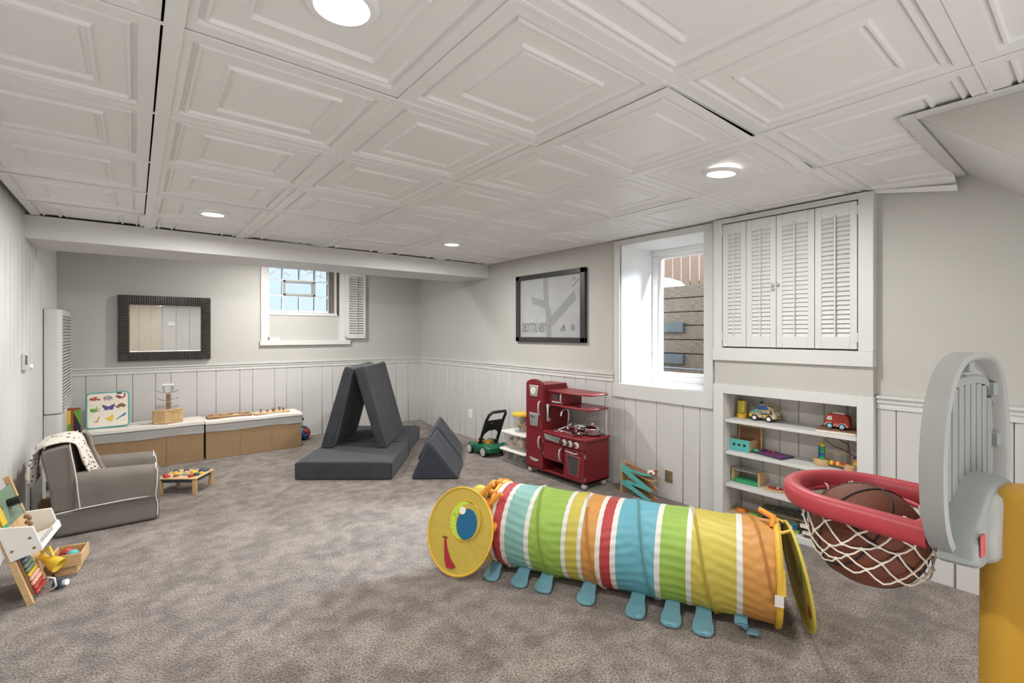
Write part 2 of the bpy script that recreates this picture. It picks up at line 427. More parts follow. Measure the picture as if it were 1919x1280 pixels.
rail('trim_4', 'right', YB, 2.585, 'white chair rail from far corner to the window')
rail('trim_5', 'right', .782, YF, 'white chair rail under the stairs')

# ================================================================ WINDOW IN THE DEEP RECESS
b = MB()
for y0, y1, z0, z1 in ((RY0, RY1, RZ0-.016, RZ0), (RY0, RY1, RZ1, RZ1+.012), (RY1, RY1+.012, RZ0-.016, RZ1+.012), (RY0-.012, RY0, RZ0-.016, RZ1+.012)):
    b.box(XR-.012, 3.62, y0, y1, z0, z1)
rv = struct(b.build('trim_window_reveal', window_white, smooth=0), 'bright white deep reveal boards of the tall window', 'window reveal')
cs = MB(); cs.box(XR-.026, XR, RY1, 2.572, RZ0, RZ1)
w1 = struct(cs.build('trim_6', white_paint, bevel=.002), 'white side casing of the tall window, chair rail side', 'trim')
cs = MB(); cs.box(XR-.028, XR, 1.705, RY0, RZ0, RZ1)
struct(cs.build('trim_7', white_paint, bevel=.002), 'white side casing between window and louvred cabinet', 'trim')
cs = MB(); cs.box(XR-.030, XR, 1.705, 2.58, .722, RZ0)
struct(cs.build('trim_8', white_paint, bevel=.002), 'white apron board below the tall window', 'trim')
cs = MB(); cs.box(XR-.027, XR, 1.705, 2.572, RZ1, 2.012)
struct(cs.build('trim_9', white_paint, bevel=.002), 'white head casing over the tall window', 'trim')
FXW = 3.585
win = thing('window_1', 'tall white vinyl crank window in deep recess', 'window', (FXW, 2.15, RZ0)); win['kind'] = 'structure'
b = MB(); fw = .055
for y0, y1, z0, z1 in ((RY0, RY1, RZ0, RZ0+.045), (RY0, RY1, RZ1-.05, RZ1), (RY0, RY0+fw, RZ0+.045, RZ1-.05), (RY1-fw, RY1, RZ0+.045, RZ1-.05)):
    b.box(FXW, FXW+.034, y0, y1, z0, z1)
b.build('window_frame', window_white, win, bevel=.004)
b = MB()
a0, a1, c0, c1 = RY0+fw-.004, RY1-fw+.004, RZ0+.04, RZ1-.045
for y0, y1, z0, z1 in ((a0, a1, c0, c0+.04), (a0, a1, c1-.035, c1), (a0, a0+.035, c0+.04, c1-.035), (a1-.035, a1, c0+.04, c1-.035)):
    b.box(FXW+.012, FXW+.045, y0, y1, z0, z1)
b.build('sash', window_white, win, bevel=.004)
MB().box(FXW+.028, FXW+.032, a0+.03, a1-.03, c0+.035, c1-.03).build('pane', glass, win)
b = MB(); b.box(FXW-.014, FXW, RY1-.045, RY1-.020, 1.02, 1.10); b.cyl((FXW-.012, RY1-.032, 1.09), (FXW-.03, RY1-.032, 1.15), .006, 8)
b.build('lock_lever', window_white, win, bevel=.003)
b = MB(); b.box(FXW-.03, FXW, 1.93, 2.03, RZ0+.006, RZ0+.028); b.tube([(FXW-.03, 1.97, RZ0+.02), (FXW-.045, 2.0, RZ0+.03), (FXW-.04, 2.09, RZ0+.034)], .006)
b.build('crank_handle', window_white, win, bevel=.003)

# outside: window well with timber retaining wall and fence beyond
grey_wood = wood('weathered_grey_wood', (.115, .092, .074), .6, .85, (1, 3, 40))
blue_wood = wood('damp_blue_wood', (.06, .075, .085), .3, .8, (1, 3, 40))
cedar = wood('pale_cedar', (.42, .29, .22), .22, .8, (2, 30, 2))
tw = thing('retaining_wall', 'weathered timber plank retaining wall outside the tall window', 'retaining wall', (4.35, 2.0, .3), group=None)
z = .30; k = 0
for h in (.14, .15, .149, .15, .149, .143, .143, .138, .143, .128):
    MB().box(4.35+random.uniform(-.004, .004), 4.41, .9, 3.9, z+.006, z+h-.004).build('plank', grey_wood, tw, bevel=.006)
    z += h; k += 1
zt = z
for zz in (.935, 1.255):
    MB().box(4.30, 4.345, 2.66, 3.30, zz, zz+.10).build('timber_block', blue_wood, tw, bevel=.006)
fe = thing('garden_fence', 'pale cedar board fence beyond the retaining wall', 'fence', (6.2, 3.0, 1.7))
y = 1.2
while y < 6.4:
    w = .14
    MB().box(6.2, 6.225, y+.004, y+w-.006, 1.72, 2.62).build('fence_board', cedar, fe, bevel=.004); y += w
MB().box(6.13, 6.2, 3.9, 6.2, 2.50, 2.58).build('fence_rail', cedar, fe, bevel=.004)
MB().box(6.225, 6.26, 1.2, 6.4, 1.9, 2.0).build('fence_rail', cedar, fe)
ground = mat('garden_soil', (.22, .19, .15), .95, noise=.3, nscale=8)
struct(MB().box(3.62, 4.45, .4, 4.2, .2, .31).build('ground', ground, smooth=0), 'soil bottom of the window well', 'ground')
struct(MB().box(4.41, 9.5, -3, 8, .9, zt-.03).build('ground', ground, smooth=0), 'garden soil behind the retaining wall', 'ground')
pool = MB(); pool.lathe([(.36, 0), (.37, .06), (.30, .15), (.17, .20), (.02, .22)], (4.95, 3.42, zt-.03), (0, 0, 1), 24)
tag(pool.build('snow_mound', mat('pale_blue_cover', (.20, .24, .28), .5, noise=.05)), 'rounded pale blue white cover standing behind the planks', 'cover')

# ================================================================ LOUVRED WALL CABINET + BOXED BAY
CY0, CY1 = .785, 1.683
b = MB(); b.box(FX+.012, XR, CY0+.004, CY1-.004, .88, 1.075)
struct(b.build('wall_bay', wall_paint, smooth=0), 'beige strip of wall between cabinet and shelf niche', 'wall')
cab = thing('louvred_cabinet', 'white built-in cabinet with four louvred bifold doors', 'cabinet', (FX, 1.23, 1.06))
D0, D1, DZ0, DZ1 = .857, 1.620, 1.157, 1.978
b = MB()
b.box(FX, XR+.002, CY0, D0-.003, DZ0-.006, 2.012); b.box(FX, XR+.002, D1+.003, CY1, DZ0-.006, 2.012)
b.box(FX+.001, XR, D0-.003, D1+.003, DZ1+.004, 2.005)
b.build('frame', white_paint, cab, bevel=.002)
b = MB(); b.box(FX-.006, XR, CY0, CY1, 1.066, DZ0-.006); b.build('bottom_board', white_paint, cab, bevel=.002)
MB().box(FX+.045, XR, D0, D1, DZ0, DZ1).build('interior', dark_void, cab, smooth=0)
MB().box(FX-.004, FX+.01, CY0+.02, CY1, 2.000, 2.013).build('top_moulding', white_paint, cab, bevel=.002)
ye = [1.619, 1.469, 1.284, 1.075, .858]; ye = [1.619, 1.460, 1.263, 1.066, .858]
# panel edges measured from the photograph, window side first
ye = [1.619, 1.462, 1.2785, 1.067, .858]
louv = MB(); 
for k in range(4):
    y1, y0 = ye[k]-.0015, ye[k+1]+.0015
    d = MB(); sw = .034; tz = .075; bz = .072
    if k == 3: pass
    d.box(FX+.004, FX+.026, y0, y0+sw, DZ0+.003, DZ1-.003); d.box(FX+.004, FX+.026, y1-sw, y1, DZ0+.003, DZ1-.003)
    d.box(FX+.004, FX+.026, y0+sw, y1-sw, DZ1-tz, DZ1-.003); d.box(FX+.004, FX+.026, y0+sw, y1-sw, DZ0+.003, DZ0+bz)
    door = d.build('door', white_paint, cab, bevel=.0015)
    nz = 26; zz0, zz1 = DZ0+bz, DZ1-tz
    for q in range(nz):
        zc = zz0+(q+.5)*(zz1-zz0)/nz
        tilt = 1.22 if k in (0, 1, 2) else 1.12
        M = Matrix.Translation((FX+.014, 0, zc)) @ Matrix.Rotation(-tilt, 4, 'Y')
        MB().box(-.0172, .0172, y0+sw-.001, y1-sw+.001, -.002, .002, M=M).build('slat', white_paint, door)
    yc = (y0+y1)/2
    MB().box(FX-.008, FX-.001, yc-.004, yc+.004, zz0+.01, zz1+.015).build('tilt_rod', white_paint, door, bevel=.001)
for yk, zk in ((ye[2]+.017, 1.548), (ye[2]-.014, 1.548), (ye[2]+.017, 1.524)):
    b = MB(); b.lathe([(.004, 0), (.004, .006), (.009, .010), (.010, .014), (.006, .018)], (FX+.004, yk, zk), (-1, 0, 0), 14)
    b.build('knob', silver_plastic, cab)
for yk in (D1+.001, D0-.001):
    for zk in (1.20, 1.90):
        MB().cyl((FX+.001, yk, zk), (FX+.001, yk, zk+.05), .004, 8).build('hinge', white_paint, cab)

# ---- shelf niche
b = MB()
b.box(FX, XR+.002, NY1, CY1, .035, .905); b.box(FX, XR+.002, CY0, NY0, .035, .905)
b.box(FX, XR+.002, NY0, NY1, .845, .905); b.box(FX-.002, XR+.002, CY0, CY1, -.03, .035)
struct(b.build('trim_10', white_paint, bevel=.002), 'white face frame around the toy shelves', 'trim')
b = MB()
b.box(XR+.0025, XR+.199, NY1, NY1+.019, -.02, .86); b.box(XR+.0025, XR+.199, NY0-.019, NY0, -.02, .86)
b.box(XR+.0025, XR+.199, NY0, NY1, .845, .86)
nich = struct(b.build('wall_niche', niche_paint, smooth=0), 'dull white lining of the shelf niche', 'niche lining')
cuts = [NY0, .975, 1.10, 1.245, 1.36, 1.47, NY1]
NB = XR+.19
for a, c in zip(cuts, cuts[1:]):
    MB().box(NB, NB+.012, a+.0015, c-.0015, .0, .86).build('back_board', niche_paint, nich, bevel=.003)
for yy in (NY1-.010, NY0+.002):
    for xx in (FX+.07, NB-.04):
        MB().box(xx, xx+.014, yy, yy+.008, .03, .84).build('shelf_standard', silver_plastic, nich)
SZ = [.672, .458, .242, .036]
for k, z in enumerate(SZ):
    s = MB().box(FX+.018 if k < 3 else FX+.005, NB, NY0+.006, NY1-.006, z-.021, z).build('toy_shelf', white_paint, bevel=.002)
    tag(s, ['white shelf board carrying the two toy vehicles, topmost in the niche', 'white shelf board carrying the bead maze', 'white shelf board carrying the green rack toy', 'lowest white shelf board carrying the piled books'][k], 'shelf', 'white shelves in the toy niche')

# ================================================================ GLASS BLOCK WINDOW IN THE FAR WALL
win2 = thing('window_2', 'glass block basement window with vent pane in white casing', 'window', (1.65, YB, 1.12)); win2['kind'] = 'structure'
b = MB(); b.box(1.135, 1.205, YB-.022, YB, 1.14, 2.03); b.build('casing', white_paint, win2, bevel=.002)
b = MB(); b.box(2.055, 2.115, YB-.022, YB, 1.14, 2.03); b.build('casing', white_paint, win2, bevel=.002)
b = MB(); b.box(1.125, 2.165, YB-.035, YB, 1.105, 1.165); b.build('window_sill', white_paint, win2, bevel=.003)
b = MB()
b.box(1.205, 1.225, YB-.01, YB+.16, 1.165, 2.075); b.box(2.035, 2.055, YB-.01, YB+.16, 1.165, 2.075); b.box(1.225, 2.035, YB, YB+.16, 2.066, 2.078)
b.build('jamb', white_paint, win2, smooth=0)
MB().box(1.205, 2.055, YB+.03, YB+.08, 1.165, 1.46).build('lower_panel', wall_paint, win2, bevel=.002)
MB().box(1.21, 1.335, YB-.01, YB+.03, 1.165, 1.20).build('wood_block', white_paint, win2, bevel=.002)
MB().box(1.205, 2.03, YB+.02, YB+.10, 1.46, 1.495).build('ledge', white_paint, win2, bevel=.003)
MB().box(1.93, 1.975, YB+.05, YB+.12, 1.495, 2.066).build('side_post', mat('bare_brown_post', (.16, .13, .10), .8, noise=.2), win2)
MB().box(1.985, 2.01, YB+.03, YB+.12, 1.495, 2.066).build('side_post', white_paint, win2)
MB().box(2.012, 2.03, YB+.01, YB+.12, 1.47, 2.066).build('side_post', mat('dark_brown_post', (.07, .05, .045), .8, noise=.2), win2)
block_glass = mat('block_glass', (.97, .985, 1), .10, trans=1, ior=1.06, noise=.01, bump=.5, bscale=10, spec=.5)
mortar = mat('block_mortar', (.80, .82, .80), .6, noise=.05)
xs = [1.228, 1.393, 1.583, 1.765, 1.925]; zs = [1.514, 1.700, 1.885, 2.07]
BY = YB+.09
for i in range(4):
    for j in range(3):
        if j == 1 and i in (1, 2): continue
        MB().box(xs[i]+.008, xs[i+1]-.008, BY, BY+.06, zs[j]+.008, zs[j+1]-.008).build('glass_block', block_glass, win2, bevel=.012, bseg=3)
b = MB()
for i in range(5):
    for za, zb_ in (((1.495, zs[1]), (zs[2], 2.066)) if i == 2 else ((1.495, 2.066),)): b.box(xs[i]-.008, xs[i]+.008, BY+.006, BY+.054, za, zb_)
for j in range(4): b.box(1.22, 1.92, BY+.005, BY+.055, zs[j]-.008, zs[j]+.008)
b.build('mortar_joints', mortar, win2)
b = MB()
vx0, vx1, vz0, vz1 = 1.398, 1.760, 1.704, 1.882
for q in ((vx0, vx1, vz0, vz0+.022), (vx0, vx1, vz1-.022, vz1), (vx0, vx0+.024, vz0, vz1), (vx1-.024, vx1, vz0, vz1)):
    b.box(q[0], q[1], BY-.012, BY+.065, q[2], q[3])
b.build('vent_frame', mat('vent_frame_grey', (.45, .44, .40), .6), win2, bevel=.002)
MB().box(vx0+.02, vx1-.02, BY+.02, BY+.024, vz0+.02, vz1-.02).build('pane', glass, win2)
# branches seen blurred behind the top row
br = MB(); random.seed(3)
for k in range(26):
    x = random.uniform(1.0, 2.7); z0 = 2.36+random.uniform(-.06, .25)
    br.tube([(x, 7.4, z0), (x+random.uniform(-.15, .15), 7.4, z0-.12), (x+random.uniform(-.3, .3), 7.4, z0-.24)], .008, 5)
twb = mat('twig_bark', (.10, .09, .09), .9)
br.cyl((3.6, 7.5, 0), (3.55, 7.45, 2.95), .04, 8); br.tube([(3.55, 7.45, 2.9), (2.4, 7.42, 2.78), (.9, 7.4, 2.74)], .02, 6)
tag(br.build('garden_shrub', twb), 'dark bare twigs hanging outside the glass block window', 'shrub')
struct(MB().box(-2, 4.4, YB+.6, 9.5, -.2, 0).build('ground', MATS['garden_soil'], smooth=0), 'soil outside the glass block window', 'ground')
# opened louvred shutter folded back against the wall
sh = thing('window_shutter', 'small white louvred shutter folded open beside the glass block window', 'shutter', (2.22, YB-.02, 1.17))
b = MB(); y0, y1 = YB-.052, YB-.030
for q in ((2.118, 2.148, 1.18, 2.01), (2.330, 2.358, 1.18, 2.01), (2.148, 2.330, 1.18, 1.225), (2.148, 2.330, 1.965, 2.01)):
    b.box(q[0], q[1], y0, y1, q[2], q[3])
b.build('frame', white_paint, sh, bevel=.0015)
for q in range(24):
    zc = 1.232+q*.0312
    M = Matrix.Translation((0, (y0+y1)/2, zc)) @ Matrix.Rotation(.9, 4, 'X')
    MB().box(2.146, 2.332, -.014, .014, -.002, .002, M=M).build('slat', white_paint, sh)
MB().box(2.235, 2.242, y0-.008, y0-.001, 1.225, 1.975).build('tilt_rod', white_paint, sh)
MB().box(2.09, 2.12, YB-.045, YB-.02, 1.2, 2.0).build('hinge_strip', white_paint, sh)

# ================================================================ MIRROR
mr = thing('wall_mirror', 'rectangular mirror in a dark ribbed wooden frame', 'mirror', (.257, YB-.02, 1.3))
mx0_, mx1_, mz0_, mz1_ = -.123, .645, .972, 1.625
ix0, ix1, iz0, iz1 = -.040, .560, 1.058, 1.533
yf = YB-.052
b = MB()
for q in ((mx0_, mx1_, mz0_, iz0), (mx0_, mx1_, iz1, mz1_), (mx0_, ix0, iz0, iz1), (ix1, mx1_, iz0, iz1)):
    b.box(q[0], q[1], yf+.006, YB-.004, q[2], q[3])
b.build('frame', espresso, mr, bevel=.002)
nr = 26
for k in range(nr):
    z = mz0_+.008+(mz1_-mz0_-.016)*(k+.5)/nr; hh = (mz1_-mz0_-.016)/nr*.36
    inset = max(0, iz0-z, z-iz1)/(mz1_-iz1)
    for xa, xb in ((mx0_+.004, ix0-.006), (ix1+.006, mx1_-.004)):
        if xa < 0: xb2 = xa+(xb-xa)*(1-inset*.9); MB().box(xa, xb2, yf-.008, yf+.008, z-hh, z+hh).build('frame_rib', espresso, mr, bevel=.003)
        else: xa2 = xb-(xb-xa)*(1-inset*.9); MB().box(xa2, xb, yf-.008, yf+.008, z-hh, z+hh).build('frame_rib', espresso, mr, bevel=.003)
nr = 34
for k in range(nr):
    x = ix0-.02+(ix1-ix0+.04)*(k+.5)/nr; hh = .0062
    for za, zb in ((mz0_+.004, iz0-.006), (iz1+.006, mz1_-.004)):
        MB().box(x-hh, x+hh, yf-.008, yf+.008, za, zb).build('frame_rib', espresso, mr, bevel=.003)
gl = MB(); bev = .008
r0 = [(ix0, yf+.024, iz0), (ix1, yf+.024, iz0), (ix1, yf+.024, iz1), (ix0, yf+.024, iz1)]
r1 = [(ix0+bev, yf+.0238, iz0+bev), (ix1-bev, yf+.0238, iz0+bev), (ix1-bev, yf+.0238, iz1-bev), (ix0+bev, yf+.0238, iz1-bev)]
gl.ring_loft([r0, r1]); gl.build('mirror_glass', mirror_glass, mr, smooth=0)
b = MB()
for q in ((ix0-.004, ix1+.004, iz0-.004, iz0+.004), (ix0-.004, ix1+.004, iz1-.004, iz1+.004), (ix0-.004, ix0+.004, iz0, iz1), (ix1-.004, ix1+.004, iz0, iz1)):
    b.box(q[0], q[1], yf+.010, yf+.030, q[2], q[3])
b.build('inner_bead', mat('bead_tan', (.30, .22, .15), .5), mr)

# ================================================================ FRAMED POSTER
po = thing('framed_poster', 'black framed silver grey poster with pale lettering on right wall', 'picture', (XR-.02, 3.37, 1.17))
py0, py1, pz0, pz1 = 2.895, 3.868, 1.162, 1.836
fwp = .058
b = MB()
for q in ((py0, py1, pz0, pz0+fwp-.012), (py0, py1, pz1-fwp+.012, pz1), (py0, py0+fwp, pz0, pz1), (py1-fwp, py1, pz0, pz1)):
    b.box(XR-.034, XR, q[0], q[1], q[2], q[3])
b.build('frame', frame_black, po, bevel=.003)
silver_print = mat('silver_print', (.36, .365, .365), .38, noise=.07, nscale=5, bump=.25, bscale=6, coat=.7)
pp = MB().box(XR-.016, XR-.010, py0+.04, py1-.04, pz0+.03, pz1-.03).build('print', silver_print, po, smooth=0)
dark_print = mat('print_shade', (.25, .255, .25), .4, noise=.05, coat=.7)
ink = mat('print_ink', (.15, .155, .155), .5)
def pq(u, w): return (py1-fwp-(py1-py0-2*fwp)*u, pz0+.046+(pz1-pz0-.092)*w)     # u from far side, w up
def patch(name, pts, m, t=.0012):
    b = MB(); b.prism([pq(u, w) for u, w in pts], XR-.016-t, XR-.0155, 'x'); return b.build(name, m, pp, smooth=0)
patch('print_band', [(.41, 1), (.48, 1), (.50, .55), (.54, .42), (.54, 0), (.47, 0), (.45, .45), (.42, .60)], dark_print)
patch('print_band', [(.20, .70), (.42, .62), (.44, .48), (.22, .58)], dark_print)
patch('print_band', [(.54, .34), (.90, .74), (.93, .60), (.55, .18)], dark_print)
patch('print_mark', [(.69, .135), (.705, .135), (.705, .165)], ink); patch('print_mark', [(.71, .135), (.73, .135), (.73, .185), (.72, .195)], ink); patch('print_mark', [(.735, .135), (.765, .135), (.74, .225), (.732, .205)], ink)
patch('print_mark', [(.69, .105), (.77, .105), (.77, .122), (.69, .122)], ink)
patch('print_mark', [(.875+.035*math.cos(a), .16+.06*math.sin(a)) for a in [2*PI*k/16 for k in range(16)]], dark_print, .0014)
patch('print_mark', [(.872, .12), (.888, .13), (.885, .165), (.872, .185), (.866, .17), (.876, .155)], ink, .002)
patch('print_mark', [(.87, .80), (.965, .935), (.972, .925), (.88, .795)], ink)
patch('print_mark', [(.895+.022*math.cos(a), .925+.03*math.sin(a)) for a in [2*PI*k/12 for k in range(12)]], dark_print, .002)
tx = bpy.data.curves.new('print_lettering', 'FONT'); tx.body = 'ORSYTTOU AEKY'; tx.size = .135; tx.extrude = .0006; tx.align_x = 'LEFT'
tx.materials.append(ink)
tmp = bpy.data.objects.new('lettering_source', tx); COL.objects.link(tmp)
bpy.context.view_layer.update()
lm = bpy.data.meshes.new_from_object(tmp.evaluated_get(bpy.context.evaluated_depsgraph_get()))
bpy.data.objects.remove(tmp); 
ya, za = pq(.03, .085)
to = bpy.data.objects.new('print_lettering', lm); COL.objects.link(to); to.parent = pp; WM[to.name] = Matrix()
lm.transform(WM[po.name].inverted() @ Matrix(((0, 0, -1, XR-.0175), (-1, 0, 0, ya), (0, 1, 0, za), (0, 0, 0, 1))) @ Matrix.Diagonal((.345, 1, 1, 1)))

# ================================================================ LAMPS IN THE CEILING
lab = ['large recessed ceiling light close overhead', 'recessed ceiling light nearest the dropped beam, over the armchair side', 'recessed ceiling light hanging slightly loose near the louvred cabinet', 'recessed ceiling light at the far right before the beam, seen edge on']
for (lx, ly, k), lb, tilt in zip(LAMPS[:4], lab, (0, .02, .10, .02)):
    t = thing('ceiling_light', lb, 'ceiling light', (lx, ly, 2.030), group='recessed ceiling lights')
    dz = -.004 if tilt < .05 else -.016
    Mt = Matrix.Translation((lx, ly, 2.035+dz)) @ Matrix.Rotation(tilt, 4, 'X')
    ring = [(.086, 0), (.086, -.006), (.080, -.012), (.064, -.014), (.060, -.008), (.060, 0)]
    b = MB(); b.ring_loft([[Mt @ Vector((r*math.cos(2*PI*q/40), r*math.sin(2*PI*q/40), z)) for q in range(40)] for r, z in ring], cap=False)
    b.build('trim_ring', window_white, t)
    b = MB(); b.ring_loft([[Mt @ Vector((r*math.cos(2*PI*q/40), r*math.sin(2*PI*q/40), z)) for q in range(40)] for r, z in ((.060, -.006), (.055, -.012), (.02, -.013))])
    b.build('lens', lens_mat, t)

# ---- power outlets, thermostat, heater
def outlet(yc, zc, label, m, w=.046, h=.072):
    t = thing('wall_outlet', label, 'outlet', (XR-.013, yc, zc))
    MB().box(XR-.019, XR-.013, yc-w/2, yc+w/2, zc-h/2, zc+h/2).build('cover_plate', m, t, bevel=.002)
    for dz in (.018, -.018):
        b = MB(); b.prism(rrect(yc-.013, yc+.013, zc+dz-.011, zc+dz+.011, .006, 4), XR-.0205, XR-.019, 'x')
        so = b.build('socket', m, t)
        for dy in (-.005, .005): MB().box(XR-.0212, XR-.0204, yc+dy-.001, yc+dy+.001, zc+dz-.004, zc+dz+.005).build('slot', black_plastic, so)
outlet(4.75, .282, 'white power outlet on wainscot between foam wedges and toy mower', window_white, .085, .105)
outlet(2.06, .172, 'brass coloured outlet plate on wainscot beside the zigzag ramp', mat('brass_plate', (.42, .34, .22), .3, metal=.8, noise=.2), .062, .088)
th = thing('thermostat', 'small grey white thermostat on the left plank wall', 'thermostat', (XL, 4.35, 1.06))
MB().box(XL, XL+.028, 4.28, 4.44, 1.01, 1.12).build('body', mat('thermostat_grey', (.58, .57, .55), .5), th, bevel=.006)
for k in range(5): MB().box(XL+.02, XL+.0285, 4.279, 4.283, 1.05+.012*k, 1.058+.012*k).build('vent_slit', dark_void, th)
b = MB(); b.lathe([(.016, 0), (.016, .012), (.010, .016)], (XL+.024, 4.40, 1.03), (1, 0, 0), 16); b.build('dial', window_white, th)
heater_white = mat('heater_white', (.66, .65, .64), .35)
ht = thing('wall_heater', 'tall narrow white wall heater with side louvres behind the armchair', 'heater', (XL, 5.5, .08))
HY0, HY1, HXF = 5.20, 5.92, -.452
def hbody(z0, z1):
    r = .035; pl = [(XL, HY0), (HXF-r, HY0)]+[(HXF-r+r*math.sin(a), HY0+r-r*math.cos(a)) for a in [PI/2*k/6 for k in range(1, 7)]]+[(HXF, HY1-r), (HXF-.02, HY1), (XL, HY1)]
    b = MB(); b.prism(pl, z0, z1, 'z'); return b
hbody(.605, 1.44).build('upper_cover', heater_white, ht, bevel=.008)
hbody(.08, .600).build('lower_cover', heater_white, ht, bevel=.003)
for k in range(30):
    z = 1.385-.0262*k
    MB().box(HXF-.004, HXF+.0015, HY0+.07, HY1-.06, z-.0035, z+.0035).build('louvre_slot', dark_void, ht)
    b = MB(); b.prism([(HXF-.001, z-.0035), (HXF+.010, z-.011), (HXF+.011, z-.009), (HXF-.001, z-.001)], HY0+.065, HY1-.055, 'y'); b.build('louvre_blade', heater_white, ht)
b = MB(); b.box(XL, XL+.004, HY0-.004, HY0, .08, 1.44); b.build('gap_seal', dark_void, ht)

cpn = thing('wall_control', 'small white wall control on the panelling behind the viewpoint, seen in the mirror', 'wall control', (.70, YF-.045, 1.46))
MB().box(.63, .76, YF-.045, YF-.020, 1.42, 1.51).build('body', window_white, cpn, bevel=.004)
MB().box(.66, .73, YF-.021, YF-.018, 1.455, 1.475).build('display', silver_plastic, cpn)

# ================================================================ FOAM PLAY COUCH
W_ = Vector((.783, -.622, 0)); D_ = Vector((.597, .802, 0)); O_ = Vector((1.066, 4.300, 0))
def fw_(w, d, z): return O_+W_*w+D_*d+Vector((0, 0, z))
def cushion(name, label, corners_fn, mats, group=None, bevel=.014):
    pass
def foam_thing(label, poly, d0, d1, m=foam, group=None, base=None, extra=None):
    """poly in (w,z) section, extruded along d"""
    c = fw_(sum(q[0] for q in poly)/len(poly), (d0+d1)/2, min(q[1] for q in poly))
    t = thing('foam_cushion' if base is None else base, label, 'foam cushion', c, group=group)
    b = MB(); b.ring_loft([[fw_(w, d, z) for w, z in poly] for d in (d0, d1)])
    o = b.build('cover', m, t, bevel=.014, bseg=3)
    # seam piping round the two ends
    for d in (d0+.006, d1-.006):
        pts = []
        n_ = len(poly); cx = sum(q[0] for q in poly)/n_; cz = sum(q[1] for q in poly)/n_
        for k in range(n_):
            a = poly[k]; e = poly[(k+1) % n_]
            for s_ in (.06, .35, .65, .94): pts.append(fw_(a[0]+(e[0]-a[0])*s_, d, a[1]+(e[1]-a[1])*s_))
        MB().tube(pts, .0028, 6, closed=True).build('seam', foam, t)
    return t
foam_thing('charcoal foam base cushion lying flat, nearest half under the leaning pair', [(0, .002), (.822, .002), (.822, .150), (0, .150)], 0, .790)
foam_thing('charcoal foam base cushion lying flat, far half towards the corner', [(.0, .002), (.80, .002), (.80, .150), (0, .150)], .800, 1.590)
foam_thing('charcoal foam cushion leaning as the left slope of the tent', [(.040, .152), (.143, .152), (.352, .905), (.266, .928)], .49, 1.30)
foam_thing('charcoal foam cushion leaning as the right slope of the tent', [(.580, .152), (.662, .152), (.448, .930), (.357, .905)], .49, 1.34)
# wedges
def wedge(label, pts_front, pts_back):
    c = sum((Vector(p) for p in pts_front), Vector())/3; c.z = 0
    t = thing('foam_wedge', label, 'foam wedge', c, group='triangular foam wedges')
    MB().ring_loft([[Vector(p) for p in pts_front], [Vector(p) for p in pts_back]]).build('cover', foam_light, t, bevel=.016, bseg=3)
    for P_, Q_ in ((pts_front, pts_back), (pts_back, pts_front)):
        pts = []
        for k in range(3):
            a = Vector(P_[k]); e = Vector(P_[(k+1) % 3]); dd = (Vector(Q_[k])-a)*.02
            for s_ in (.07, .35, .65, .93): pts.append(a+(e-a)*s_+dd)
        MB().tube(pts, .003, 6, closed=True).build('seam', foam, t)
d = D_*.50
f0 = [Vector((1.843, 3.700, .003)), Vector((2.165, 3.455, .003)), Vector((1.935, 3.500, .325))]
f0[2] = (f0[0]+f0[1])/2*1.0+Vector((-.045, .035, .325))
wedge('charcoal foam wedge in front, triangular end towards the viewer', f0, [p+Vector((.335, .430, 0)) for p in f0])
g0 = [Vector((2.18, 4.24, .003)), Vector((2.540, 3.985, .003)), Vector((2.335, 4.05, .325))]
g0[2] = (g0[0]+g0[1])/2+Vector((-.02, .015, .335))
wedge('charcoal foam wedge behind, ridge pointing to the corner', g0, [p+Vector((.30, .46, 0)) for p in g0])

# ================================================================ PLAY TUNNEL
A = Vector((1.598, 2.068, .214)); B = Vector((2.192, .905, .214)); R_ = .212
ax = (B-A).normalized(); LT = (B-A).length; pv = Vector((ax.y, -ax.x, 0)); up = Vector((0, 0, 1))
tn = thing('play_tunnel', 'caterpillar play tunnel in rainbow striped cloth lying on the carpet', 'play tunnel', ((A.x+B.x)/2, (A.y+B.y)/2, 0))
def tp(s, th, r): return A+ax*(s*LT)+(pv*math.cos(th)+up*math.sin(th))*r
bands = [(-.012, .000, f_orange2), (.000, .018, f_white), (.018, .052, f_red), (.052, .070, f_white), (.070, .150, f_teal), (.150, .169, f_white), (.169, .296, f_green), (.296, .313, f_white), (.313, .357, f_yellow),
         (.357, .373, f_white), (.373, .424, f_orange), (.424, .441, f_white), (.441, .477, f_red), (.477, .496, f_white), (.496, .627, f_blue), (.627, .645, f_white), (.645, .727, f_green), (.727, .744, f_white), (.744, .879, f_yellow), (.879, .897, f_white), (.897, .992, f_orange)]
PITCH = .19; S0 = -.02
def coil_frac(s, th):
    return ((s-S0)/PITCH-(.25-th/(2*PI))) % 1.0
def rad(s, th):
    f = coil_frac(s, th)
    sag = .007*math.sin(PI*f)
    wr = .0026*math.sin(th*31+9*math.sin(s*7))*math.sin(PI*f)+.0020*math.sin(th*23+3*math.sin(s*50))*abs(math.cos(PI*f))**3
    flat = .004 if math.sin(th) < -.93 else 0
    return R_-sag+wr-flat
for s0, s1, m in bands:
    ns = max(2, int((s1-s0)/.0085)); NT = 128; b = MB(); v = []
    for i in range(ns+1):
        s = s0+(s1-s0)*i/ns
        for j in range(NT): th = 2*PI*j/NT; v.append(tp(s, th, rad(s, th)+(.0012 if m is f_white else 0)))
    b.add(v, [(i*NT+j, i*NT+(j+1) % NT, (i+1)*NT+(j+1) % NT, (i+1)*NT+j) for i in range(ns) for j in range(NT)])
    b.build('stripe' if m is not f_white else 'white_stripe', m, tn, smooth=180)
